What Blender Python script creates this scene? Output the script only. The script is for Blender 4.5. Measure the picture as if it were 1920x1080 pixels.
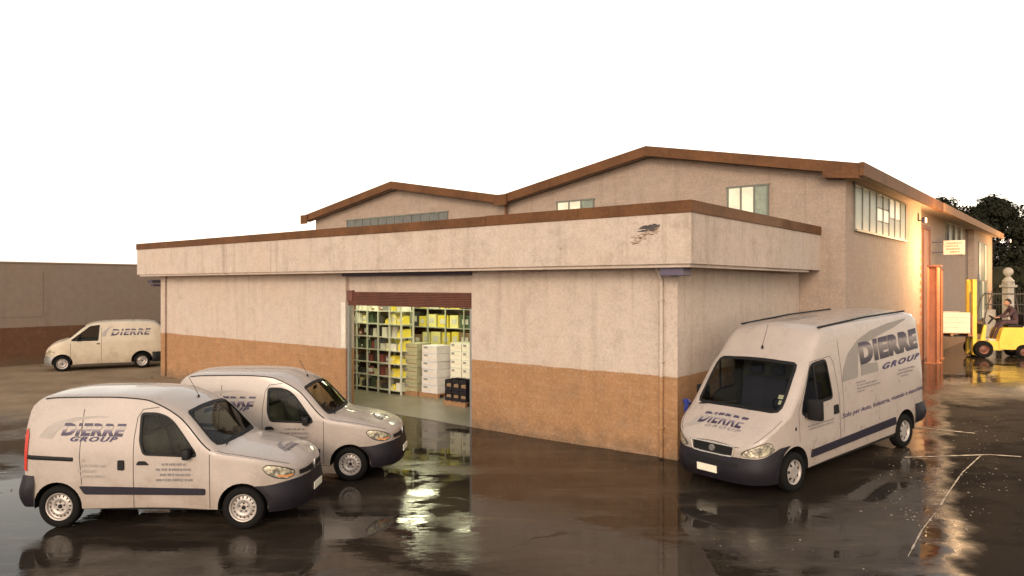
import bpy, bmesh, math, random
import numpy as np
from mathutils import Vector, Matrix
from mathutils.geometry import delaunay_2d_cdt

random.seed(7)
for _o in list(bpy.data.objects):
    bpy.data.objects.remove(_o)
SC = bpy.context.scene
COL = SC.collection
R = math.radians

# ------------------------------------------------------------------ camera
EYE = 3.4
cam_d = bpy.data.cameras.new('camera')
cam_d.sensor_width = 36.0
cam_d.lens = 36.0 * 1363.0 / 1920.0
cam_d.shift_y = -5.0 / 1920.0
cam_d.clip_end = 3000.0
cam = bpy.data.objects.new('camera', cam_d)
cam.location = (0, 0, EYE)
cam.rotation_euler = (R(90), 0, 0)
COL.objects.link(cam)
SC.camera = cam

# ------------------------------------------------------------------ sky, sun, exposure
SUN_AZ, SUN_EL = 195.0, 22.0
world = bpy.data.worlds.new('World')
SC.world = world
world.use_nodes = True
wn = world.node_tree
sky = wn.nodes.new('ShaderNodeTexSky')
sky.sky_type = 'NISHITA'
sky.sun_disc = False
sky.sun_elevation = R(SUN_EL)
sky.sun_rotation = R(SUN_AZ)
sky.dust_density = 1.0
sky.air_density = 2.0
hs = wn.nodes.new('ShaderNodeHueSaturation')
hs.inputs['Saturation'].default_value = 0.30
wn.links.new(sky.outputs[0], hs.inputs['Color'])
warm = wn.nodes.new('ShaderNodeMix')
warm.data_type = 'RGBA'
warm.blend_type = 'MULTIPLY'
warm.inputs[0].default_value = 1.0
warm.inputs[7].default_value = (1.10, 1.0, 0.94, 1.0)      # dusty evening air
wn.links.new(hs.outputs[0], warm.inputs[6])
wn.links.new(warm.outputs[2], wn.nodes['Background'].inputs[0])
wn.nodes['Background'].inputs[1].default_value = 0.13
sun_d = bpy.data.lights.new('sun', 'SUN')
sun_d.energy = 0.55
sun_d.angle = R(14)
sun_d.color = (1.0, 0.80, 0.60)
sun = bpy.data.objects.new('sun', sun_d)
_sd = Vector((math.sin(R(SUN_AZ)) * math.cos(R(SUN_EL)), math.cos(R(SUN_AZ)) * math.cos(R(SUN_EL)), math.sin(R(SUN_EL))))
sun.rotation_euler = _sd.to_track_quat('Z', 'Y').to_euler()
sun.location = _sd * 60
COL.objects.link(sun)
vs = SC.view_settings
vs.view_transform = 'Standard'
vs.look = 'None'
vs.exposure = 1.05
vs.gamma = 1.0
vs.use_curve_mapping = False

# ------------------------------------------------------------------ object helpers
def tag(o, label=None, cat=None, group=None, kind=None):
    if label: o['label'] = label
    if cat: o['category'] = cat
    if group: o['group'] = group
    if kind: o['kind'] = kind
    return o

def thing(name, label, cat, loc=(0, 0, 0), rz=0.0, group=None):
    o = bpy.data.objects.new(name, None)
    o.empty_display_size = 0.2
    COL.objects.link(o)
    o.location = loc
    o.rotation_euler = (0, 0, rz)
    return tag(o, label, cat, group)

def link_mesh(name, me, material, parent=None, smooth=False):
    o = bpy.data.objects.new(name, me)
    COL.objects.link(o)
    if material is not None and not me.materials:
        me.materials.append(material)
    if parent is not None:
        o.parent = parent
    if smooth:
        me.polygons.foreach_set('use_smooth', [True] * len(me.polygons))
    return o

def copy_tree(o, parent=None):
    c = o.copy()
    COL.objects.link(c)
    if parent is not None:
        c.parent = parent
    for ch in list(o.children):
        copy_tree(ch, c)
    return c

class MB:
    """collects shapes into one mesh"""
    def __init__(self):
        self.bm = bmesh.new()
    def box(self, x0, x1, y0, y1, z0, z1, bev=0.0, M=None):
        r = bmesh.ops.create_cube(self.bm, size=1.0)
        v = r['verts']
        bmesh.ops.scale(self.bm, vec=(x1 - x0, y1 - y0, z1 - z0), verts=v)
        bmesh.ops.translate(self.bm, vec=((x0 + x1) / 2, (y0 + y1) / 2, (z0 + z1) / 2), verts=v)
        if bev > 0:
            es = list({e for q in v for e in q.link_edges})
            rr = bmesh.ops.bevel(self.bm, geom=es, offset=bev, segments=2, affect='EDGES', profile=0.6)
            v = list({q for f in rr['faces'] for q in f.verts} | {q for q in v if q.is_valid})
        if M is not None:
            bmesh.ops.transform(self.bm, matrix=M, verts=[q for q in v if q.is_valid])
        return self
    def cyl(self, p0, p1, r0, r1=None, seg=14, caps=True):
        p0, p1 = Vector(p0), Vector(p1)
        r1 = r0 if r1 is None else r1
        d = p1 - p0
        q = d.to_track_quat('Z', 'Y').to_matrix()
        a = [self.bm.verts.new(p0 + q @ Vector((r0 * math.cos(2 * math.pi * i / seg), r0 * math.sin(2 * math.pi * i / seg), 0))) for i in range(seg)]
        b = [self.bm.verts.new(p1 + q @ Vector((r1 * math.cos(2 * math.pi * i / seg), r1 * math.sin(2 * math.pi * i / seg), 0))) for i in range(seg)]
        for i in range(seg):
            j = (i + 1) % seg
            self.bm.faces.new((a[i], a[j], b[j], b[i]))
        if caps:
            self.bm.faces.new(a[::-1])
            self.bm.faces.new(b)
        return self
    def tube(self, pts, r, seg=8):
        for p, q in zip(pts[:-1], pts[1:]):
            self.cyl(p, q, r, r, seg)
        return self
    def lathe(self, prof, seg=32, axis='Y', skip=None, c=(0, 0, 0)):
        """prof = [(radius, offset along axis)]"""
        rows = []
        for (r, o) in prof:
            row = []
            for i in range(seg):
                t = 2 * math.pi * i / seg
                p = {'Y': (r * math.cos(t), o, r * math.sin(t)), 'Z': (r * math.cos(t), r * math.sin(t), o), 'X': (o, r * math.cos(t), r * math.sin(t))}[axis]
                row.append(self.bm.verts.new((p[0] + c[0], p[1] + c[1], p[2] + c[2])))
            rows.append(row)
        for k in range(len(rows) - 1):
            for i in range(seg):
                if skip and skip(k, i):
                    continue
                j = (i + 1) % seg
                self.bm.faces.new((rows[k][i], rows[k][j], rows[k + 1][j], rows[k + 1][i]))
        return self
    def poly(self, pts):
        self.bm.faces.new([self.bm.verts.new(p) for p in pts])
        return self
    def prism(self, pts2, y0, y1, axis='Y'):
        """extrude a polygon of (x, z) along y (axis Y) or of (y, z) along x, or (x, y) along z"""
        def P(p, o):
            return {'Y': (p[0], o, p[1]), 'X': (o, p[0], p[1]), 'Z': (p[0], p[1], o)}[axis]
        a = [self.bm.verts.new(P(p, y0)) for p in pts2]
        b = [self.bm.verts.new(P(p, y1)) for p in pts2]
        n = len(pts2)
        for i in range(n):
            self.bm.faces.new((a[i], a[(i + 1) % n], b[(i + 1) % n], b[i]))
        self.bm.faces.new(a[::-1])
        self.bm.faces.new(b)
        return self
    def mesh(self, name, smooth=False, bevel=0.0):
        if bevel > 0:
            bmesh.ops.bevel(self.bm, geom=[e for e in self.bm.edges if len(e.link_faces) == 2 and e.calc_face_angle(0) > 0.5], offset=bevel, segments=2, affect='EDGES')
        bmesh.ops.recalc_face_normals(self.bm, faces=self.bm.faces[:])
        me = bpy.data.meshes.new(name)
        self.bm.to_mesh(me)
        self.bm.free()
        if smooth:
            me.polygons.foreach_set('use_smooth', [True] * len(me.polygons))
            me.set_sharp_from_angle(angle=R(38))
        return me
    def obj(self, name, material, parent=None, smooth=False, bevel=0.0):
        return link_mesh(name, self.mesh(name, smooth, bevel), material, parent)

# ------------------------------------------------------------------ materials
def new_mat(name):
    m = bpy.data.materials.new(name)
    m.use_nodes = True
    return m, m.node_tree, m.node_tree.nodes['Principled BSDF']

def mixc(nt, fac, a, b):
    n = nt.nodes.new('ShaderNodeMix')
    n.data_type = 'RGBA'
    for s, v in ((n.inputs[0], fac), (n.inputs[6], a), (n.inputs[7], b)):
        if isinstance(v, (int, float)):
            s.default_value = v
        elif isinstance(v, tuple):
            s.default_value = (*v, 1.0) if len(v) == 3 else v
        else:
            nt.links.new(v, s)
    return n.outputs[2]

def noise(nt, scale, detail=4.0, rough=0.6, vec=None, stretch=None, coord='Object'):
    n = nt.nodes.new('ShaderNodeTexNoise')
    n.inputs['Scale'].default_value = scale
    n.inputs['Detail'].default_value = detail
    n.inputs['Roughness'].default_value = rough
    if vec is None:
        vec = nt.nodes.new('ShaderNodeTexCoord').outputs[coord]
    if stretch:
        mp = nt.nodes.new('ShaderNodeMapping')
        mp.inputs['Scale'].default_value = stretch
        nt.links.new(vec, mp.inputs[0])
        vec = mp.outputs[0]
    nt.links.new(vec, n.inputs['Vector'])
    return n.outputs['Fac']

def ramp(nt, fac, lo, hi, a=0.0, b=1.0):
    n = nt.nodes.new('ShaderNodeMapRange')
    n.inputs[1].default_value = lo
    n.inputs[2].default_value = hi
    n.inputs[3].default_value = a
    n.inputs[4].default_value = b
    nt.links.new(fac, n.inputs[0])
    return n.outputs[0]

def math_n(nt, op, a, b=None):
    n = nt.nodes.new('ShaderNodeMath')
    n.operation = op
    for s, v in ((n.inputs[0], a), (n.inputs[1], b)):
        if v is None: continue
        if isinstance(v, (int, float)): s.default_value = v
        else: nt.links.new(v, s)
    return n.outputs[0]

def bump(nt, bsdf, h, strength=0.2, dist=0.01):
    b = nt.nodes.new('ShaderNodeBump')
    b.inputs['Strength'].default_value = strength
    b.inputs['Distance'].default_value = dist
    nt.links.new(h, b.inputs['Height'])
    nt.links.new(b.outputs[0], bsdf.inputs['Normal'])

def paint(name, col, rough=0.5, metal=0.0, var=0.15, scale=3.0, bmp=0.0, spec=0.5, coat=0.0):
    m, nt, b = new_mat(name)
    f = noise(nt, scale, 5.0)
    f2 = noise(nt, scale * 9, 4.0)
    f = math_n(nt, 'ADD', math_n(nt, 'MULTIPLY', f, 0.6), math_n(nt, 'MULTIPLY', f2, 0.4))
    d = tuple(max(0.0, c * (1 - var)) for c in col)
    l = tuple(min(1.0, c * (1 + var)) for c in col)
    nt.links.new(mixc(nt, ramp(nt, f, 0.3, 0.7), d, l), b.inputs['Base Color'])
    b.inputs['Roughness'].default_value = rough
    b.inputs['Metallic'].default_value = metal
    b.inputs['Specular IOR Level'].default_value = spec
    b.inputs['Coat Weight'].default_value = coat
    if bmp > 0:
        bump(nt, b, f2, bmp, 0.01)
    return m

def emitter(name, col, strength):
    m, nt, b = new_mat(name)
    b.inputs['Base Color'].default_value = (*col, 1)
    b.inputs['Emission Color'].default_value = (*col, 1)
    b.inputs['Emission Strength'].default_value = strength
    return m

def plaster(name, upper, lower, band=1.62, grime=(0.10, 0.075, 0.05), soil=0.55, cast=1.0):
    """painted render: pale above, ochre dado below, weathered"""
    m, nt, b = new_mat(name)
    tc = nt.nodes.new('ShaderNodeTexCoord').outputs['Object']
    sep = nt.nodes.new('ShaderNodeSeparateXYZ')
    nt.links.new(tc, sep.inputs[0])
    wob = math_n(nt, 'ADD', math_n(nt, 'MULTIPLY', math_n(nt, 'SUBTRACT', noise(nt, 1.1, 3.0, vec=tc), 0.5), 0.06), math_n(nt, 'MULTIPLY', math_n(nt, 'SUBTRACT', noise(nt, 14.0, 5.0, 0.7, vec=tc), 0.5), 0.05))
    z = math_n(nt, 'ADD', sep.outputs[2], wob)
    big = noise(nt, 0.55, 5.0, 0.65, vec=tc)
    mid = noise(nt, 3.2, 6.0, 0.7, vec=tc)
    fine = noise(nt, 42.0, 4.0, 0.7, vec=tc)
    run = noise(nt, 1.0, 4.0, 0.6, vec=tc, stretch=(2.6, 2.6, 0.16))
    def shade(c, k1, k2):
        return mixc(nt, ramp(nt, mid, 0.3, 0.72), tuple(x * k1 for x in c), tuple(min(1, x * k2) for x in c))
    up = shade(upper, 0.86, 1.08)
    up = mixc(nt, ramp(nt, big, 0.42, 0.75, 0.0, 0.35), up, tuple(x * y for x, y in zip(upper, (0.95, 0.84, 0.70))))
    up = mixc(nt, ramp(nt, run, 0.55, 0.85, 0.0, 0.30), up, grime)
    lo = shade(lower, 0.78, 1.14)
    lo = mixc(nt, ramp(nt, big, 0.45, 0.75, 0.0, 0.35), lo, tuple(x * 0.72 for x in lower))
    lo = mixc(nt, ramp(nt, run, 0.52, 0.8, 0.0, 0.35), lo, tuple(x * 0.55 for x in lower))
    col = mixc(nt, ramp(nt, z, band - 0.008, band + 0.008), lo, up)
    # splash dirt near the ground with a ragged top
    zz = math_n(nt, 'ADD', sep.outputs[2], math_n(nt, 'MULTIPLY', math_n(nt, 'SUBTRACT', mid, 0.5), 0.7))
    col = mixc(nt, ramp(nt, zz, 0.02, 0.42, soil, 0.0), col, grime)
    spk = noise(nt, 15.0, 2.0, 0.5, vec=tc)
    col = mixc(nt, ramp(nt, spk, 0.70, 0.76, 0.0, 0.55), col, (0.16, 0.11, 0.07))
    col = mixc(nt, ramp(nt, fine, 0.35, 0.7, 0.0, 0.22), col, grime)
    rc = noise(nt, 16.0, 6.0, 0.8, vec=tc)
    col = mixc(nt, ramp(nt, rc, 0.50, 0.72, 0.0, 0.34 * cast), col, (0.20, 0.135, 0.085))
    col = mixc(nt, ramp(nt, rc, 0.48, 0.30, 0.0, 0.30 * cast), col, (0.72, 0.57, 0.44))
    drip = noise(nt, 1.0, 3.0, 0.5, vec=tc, stretch=(5.0, 5.0, 0.10))
    col = mixc(nt, math_n(nt, 'MULTIPLY', ramp(nt, drip, 0.60, 0.74), ramp(nt, sep.outputs[2], 2.2, 3.8, 0.0, 0.26)), col, (0.14, 0.095, 0.06))
    blot = noise(nt, 1.3, 7.0, 0.75, vec=tc)
    col = mixc(nt, ramp(nt, blot, 0.54, 0.68, 0.0, 0.30), col, (0.24, 0.165, 0.11))
    strk = noise(nt, 1.0, 5.0, 0.7, vec=tc, stretch=(1.0, 1.1, 9.0))
    col = mixc(nt, ramp(nt, strk, 0.50, 0.75, 0.0, 0.14 * cast), col, (0.66, 0.50, 0.36))
    nt.links.new(col, b.inputs['Base Color'])
    b.inputs['Roughness'].default_value = 0.88
    b.inputs['Specular IOR Level'].default_value = 0.25
    bump(nt, b, math_n(nt, 'ADD', math_n(nt, 'MULTIPLY', fine, 0.5), mid), 0.35, 0.012)
    return m

def glass(name, tint, gloss=0.06):
    m, nt, b = new_mat(name)
    nt.nodes.remove(b)
    out = nt.nodes['Material Output']
    tr = nt.nodes.new('ShaderNodeBsdfTransparent')
    tr.inputs[0].default_value = (*tint, 1)
    gl = nt.nodes.new('ShaderNodeBsdfGlossy')
    gl.inputs['Roughness'].default_value = gloss
    fr = nt.nodes.new('ShaderNodeFresnel')
    fr.inputs[0].default_value = 1.22
    mx = nt.nodes.new('ShaderNodeMixShader')
    nt.links.new(fr.outputs[0], mx.inputs[0])
    nt.links.new(tr.outputs[0], mx.inputs[1])
    nt.links.new(gl.outputs[0], mx.inputs[2])
    nt.links.new(mx.outputs[0], out.inputs[0])
    return m

def body_paint(name, col):
    """white van paint outside, dull grey trim on the inner faces, road dirt low down"""
    m, nt, b = new_mat(name)
    tc = nt.nodes.new('ShaderNodeTexCoord').outputs['Object']
    sep = nt.nodes.new('ShaderNodeSeparateXYZ')
    nt.links.new(tc, sep.inputs[0])
    n1 = noise(nt, 2.2, 5.0, 0.65, vec=tc)
    n2 = noise(nt, 60.0, 3.0, 0.7, vec=tc)
    c = mixc(nt, ramp(nt, n1, 0.3, 0.72), tuple(x * 0.90 for x in col), tuple(min(1, x * 1.04) for x in col))
    c = mixc(nt, ramp(nt, n2, 0.4, 0.75, 0.0, 0.24), c, (0.22, 0.16, 0.12))
    spray = noise(nt, 7.0, 5.0, 0.7, vec=tc, stretch=(1.0, 1.0, 0.35))
    c = mixc(nt, math_n(nt, 'MULTIPLY', ramp(nt, spray, 0.52, 0.72, 0.0, 0.22), ramp(nt, sep.outputs[2], 1.3, 0.5)), c, (0.20, 0.15, 0.11))
    zz = math_n(nt, 'ADD', sep.outputs[2], math_n(nt, 'MULTIPLY', math_n(nt, 'SUBTRACT', n1, 0.5), 0.8))
    c = mixc(nt, ramp(nt, zz, 0.20, 0.75, 0.5, 0.0), c, (0.20, 0.14, 0.09))
    geo = nt.nodes.new('ShaderNodeNewGeometry')
    c = mixc(nt, geo.outputs['Backfacing'], c, (0.06, 0.055, 0.05))
    nt.links.new(c, b.inputs['Base Color'])
    nt.links.new(ramp(nt, n1, 0.3, 0.7, 0.22, 0.40), b.inputs['Roughness'])
    b.inputs['Specular IOR Level'].default_value = 0.30
    b.inputs['Coat Weight'].default_value = 0.6
    b.inputs['Coat Roughness'].default_value = 0.06
    b.inputs['Coat IOR'].default_value = 1.35
    return m

def letter_mat(name, stops, axis):
    """flat print whose tone runs across the letter height"""
    m, nt, b = new_mat(name)
    tc = nt.nodes.new('ShaderNodeTexCoord').outputs['Generated']
    sep = nt.nodes.new('ShaderNodeSeparateXYZ')
    nt.links.new(tc, sep.inputs[0])
    v = sep.outputs[axis]
    cr = nt.nodes.new('ShaderNodeValToRGB')
    while len(cr.color_ramp.elements) < len(stops):
        cr.color_ramp.elements.new(0.5)
    for e, (p, c) in zip(cr.color_ramp.elements, stops):
        e.position = p
        e.color = (*c, 1)
    nt.links.new(v, cr.inputs[0])
    nt.links.new(cr.outputs[0], b.inputs['Base Color'])
    b.inputs['Roughness'].default_value = 0.5
    return m

WALL_UP = (0.545, 0.445, 0.37)
WALL_LO = (0.365, 0.190, 0.086)
M = {}
M['wall'] = plaster('wall render', WALL_UP, WALL_LO)
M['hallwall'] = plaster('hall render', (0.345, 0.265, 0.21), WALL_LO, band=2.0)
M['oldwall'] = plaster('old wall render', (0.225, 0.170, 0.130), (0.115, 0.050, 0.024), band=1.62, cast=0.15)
M['parapet'] = plaster('parapet render', WALL_UP, WALL_UP, band=-9.0, soil=0.0)
M['innerwall'] = paint('inner wall', (0.42, 0.40, 0.33), 0.85)
M['brown'] = paint('brown coping', (0.115, 0.048, 0.017), 0.65, var=0.45, scale=1.4, bmp=0.3, spec=0.25)
M['rust'] = paint('brown shutter', (0.13, 0.048, 0.030), 0.6, var=0.35, scale=2.5)
M['darksteel'] = paint('dark steel beam', (0.05, 0.04, 0.06), 0.5)
M['steel'] = paint('grey steel', (0.30, 0.29, 0.27), 0.45, metal=0.6)
M['lilac'] = paint('lilac grey metal', (0.10, 0.08, 0.115), 0.6)
M['concrete'] = paint('floor concrete', (0.16, 0.14, 0.11), 0.35, var=0.35, scale=1.2, bmp=0.1)
M['roofdeck'] = paint('roof sheet', (0.16, 0.12, 0.09), 0.8, var=0.3)
M['winframe'] = paint('window frame', (0.13, 0.13, 0.10), 0.5)
def lit_pane():
    m, nt, b = new_mat('lit pane')
    f = noise(nt, 1.6, 4.0, 0.6)
    c = mixc(nt, ramp(nt, f, 0.3, 0.7), (0.46, 0.44, 0.33), (0.72, 0.66, 0.48))
    nt.links.new(c, b.inputs['Base Color'])
    nt.links.new(c, b.inputs['Emission Color'])
    b.inputs['Emission Strength'].default_value = 0.14
    b.inputs['Roughness'].default_value = 0.25
    return m
M['litpane'] = lit_pane()
M['pane'] = paint('frosted pane', (0.24, 0.27, 0.21), 0.35, var=0.35, scale=1.2, spec=0.3)
M['darkpane'] = paint('dark pane', (0.10, 0.10, 0.09), 0.12, var=0.3)
M['white'] = body_paint('white van paint', (0.43, 0.36, 0.31))
M['cream'] = body_paint('cream white paint', (0.56, 0.47, 0.35))
M['plastic'] = paint('dark bumper plastic', (0.013, 0.010, 0.0135), 0.55, var=0.4, scale=4, spec=0.28, bmp=0.05)
M['black'] = paint('black rubber', (0.010, 0.009, 0.009), 0.6, spec=0.25)
M['trim'] = paint('dark side trim', (0.018, 0.014, 0.022), 0.6, spec=0.25)
M['tyre'] = paint('tyre', (0.009, 0.008, 0.007), 0.85, bmp=0.2, scale=8, spec=0.12)
M['rim'] = paint('steel rim', (0.40, 0.35, 0.31), 0.4, metal=0.35, var=0.2, scale=5)
M['inside'] = paint('dark cab lining', (0.07, 0.068, 0.055), 0.8)
M['seat'] = paint('seat cloth', (0.16, 0.155, 0.11), 0.9, var=0.35, scale=6)
M['bluseat'] = paint('navy seat cloth', (0.030, 0.030, 0.055), 0.9)
M['glass'] = glass('vehicle glass', (0.60, 0.62, 0.55))
M['lens'] = paint('headlamp lens', (0.62, 0.56, 0.40), 0.12, var=0.25, scale=14)
def lens_mat():
    m, nt, b = new_mat('headlamp')
    tc = nt.nodes.new('ShaderNodeTexCoord').outputs['Object']
    v = nt.nodes.new('ShaderNodeTexVoronoi')
    v.inputs['Scale'].default_value = 16.0
    nt.links.new(tc, v.inputs['Vector'])
    f = noise(nt, 9.0, 3.0, vec=tc)
    c = mixc(nt, ramp(nt, v.outputs['Distance'], 0.15, 0.6), (0.70, 0.62, 0.46), (0.20, 0.18, 0.14))
    c = mixc(nt, ramp(nt, f, 0.45, 0.65), c, (0.60, 0.52, 0.36))
    nt.links.new(c, b.inputs['Base Color'])
    b.inputs['Roughness'].default_value = 0.22
    b.inputs['Metallic'].default_value = 0.35
    b.inputs['Coat Weight'].default_value = 0.8
    b.inputs['Coat Roughness'].default_value = 0.04
    bump(nt, b, v.outputs['Distance'], 0.6, 0.02)
    return m
M['lens'] = lens_mat()
M['amber'] = paint('amber lens', (0.62, 0.25, 0.08), 0.2)
M['redlens'] = paint('red lens', (0.50, 0.035, 0.02), 0.2)
M['plate'] = paint('blank number plate', (0.80, 0.74, 0.58), 0.5)
M['chrome'] = paint('bright trim', (0.62, 0.57, 0.50), 0.25, metal=0.7)
M['swoosh'] = paint('grey arc print', (0.24, 0.205, 0.175), 0.5, var=0.12)
M['paleswoosh'] = paint('pale grey arc print', (0.33, 0.285, 0.25), 0.5, var=0.12)
M['ink'] = paint('navy print', (0.035, 0.025, 0.085), 0.5, var=0.3)
M['greyink'] = paint('grey print', (0.20, 0.17, 0.16), 0.5)
M['seam'] = paint('panel gap', (0.065, 0.05, 0.042), 0.8)
PALE, NAVY = (0.42, 0.36, 0.31), (0.035, 0.028, 0.075)
_small = [(0.0, (0.02, 0.014, 0.03)), (0.26, (0.05, 0.032, 0.075)), (0.48, (0.22, 0.18, 0.20)), (0.58, PALE), (0.74, PALE), (0.78, (0.045, 0.034, 0.07)), (1.0, (0.06, 0.045, 0.08))]
_large = [(0.0, (0.016, 0.012, 0.02)), (0.22, (0.05, 0.038, 0.045)), (0.45, (0.15, 0.12, 0.11)), (0.66, (0.27, 0.225, 0.20)), (0.75, (0.07, 0.052, 0.07)), (1.0, (0.014, 0.011, 0.032))]
M['let_z'] = letter_mat('two tone letters', _small, 2)
M['let_big'] = letter_mat('shaded letters', _large, 2)
M['let_hood'] = letter_mat('two tone bonnet letters', [(1 - p, c) for p, c in _small[::-1]], 0)
M['yellow'] = paint('yellow enamel', (0.66, 0.46, 0.055), 0.45, var=0.2, scale=3)
M['orange'] = paint('orange enamel', (0.36, 0.135, 0.06), 0.55, var=0.3, scale=2)
M['dulldoor'] = paint('dull red brown door', (0.30, 0.165, 0.115), 0.7, var=0.25, scale=1.5)
M['wood'] = paint('pallet wood', (0.28, 0.15, 0.075), 0.8, var=0.3, scale=5)
M['paleboard'] = paint('pale crate board', (0.62, 0.52, 0.40), 0.8, var=0.15)
M['bark'] = paint('bark', (0.06, 0.045, 0.03), 0.9, var=0.3, bmp=0.4)
M['leaf'] = paint('dark leaves', (0.020, 0.021, 0.013), 0.9, var=0.5, scale=1.5, spec=0.05)
M['stone'] = paint('pale stone', (0.42, 0.36, 0.28), 0.85, var=0.25, bmp=0.3)
M['iron'] = paint('iron railing', (0.06, 0.05, 0.04), 0.6)
M['sky_backdrop'] = paint('far hill', (0.36, 0.31, 0.30), 1.0, var=0.1, scale=0.02)
M['road_paint'] = paint('road paint', (0.30, 0.25, 0.19), 0.5, var=0.6, scale=5)
M['blue'] = paint('blue rubber', (0.03, 0.05, 0.26), 0.5)
M['skin'] = paint('skin', (0.36, 0.20, 0.13), 0.6)
M['cloth'] = paint('purple brown work clothes', (0.055, 0.030, 0.035), 0.9, var=0.35, scale=8)
M['hair'] = paint('dark hair', (0.015, 0.012, 0.010), 0.8)
M['shoe'] = paint('pale shoe', (0.5, 0.45, 0.36), 0.8)
M['lamp'] = emitter('floodlight lens', (1.0, 0.72, 0.40), 5.0)
M['tube'] = emitter('fluorescent tube', (1.0, 0.97, 0.80), 4.0)
M['flake'] = paint('bared dark patch', (0.075, 0.062, 0.058), 0.9, var=0.5, scale=12)
M['flakeedge'] = paint('flaking edge', (0.22, 0.125, 0.07), 0.9, var=0.5, scale=12)

# ------------------------------------------------------------------ place: building frame
D1 = Vector((-0.776, 0.631, 0))      # along the front wall, to the left
D2 = Vector((0.631, 0.776, 0))       # into the depth
CORNER = Vector((3.19, 14.04, 0))
BRZ = math.atan2(0.776, 0.631)
def wpos(b, a, z=0.0):
    p = CORNER + D2 * b + D1 * a
    return Vector((p.x, p.y, z))
def sstep(x, a, b):
    t = min(1.0, max(0.0, (x - a) / (b - a)))
    return t * t * (3 - 2 * t)
def ground_z(x, y):
    q = (x - 4.64) * D2.x + (y - 12.0) * D2.y - 0.3
    a = (x - CORNER.x) * D1.x + (y - CORNER.y) * D1.y
    w = 1.0 - sstep(a, 0.4, 3.6)
    if q <= 0: return 0.0
    t = min(q, 11.0)
    z = 0.067 * t if t < 5 else 0.335 + 0.067 * (t - 5) - 0.067 * (t - 5) ** 2 / 12.0
    return z * w

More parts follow.
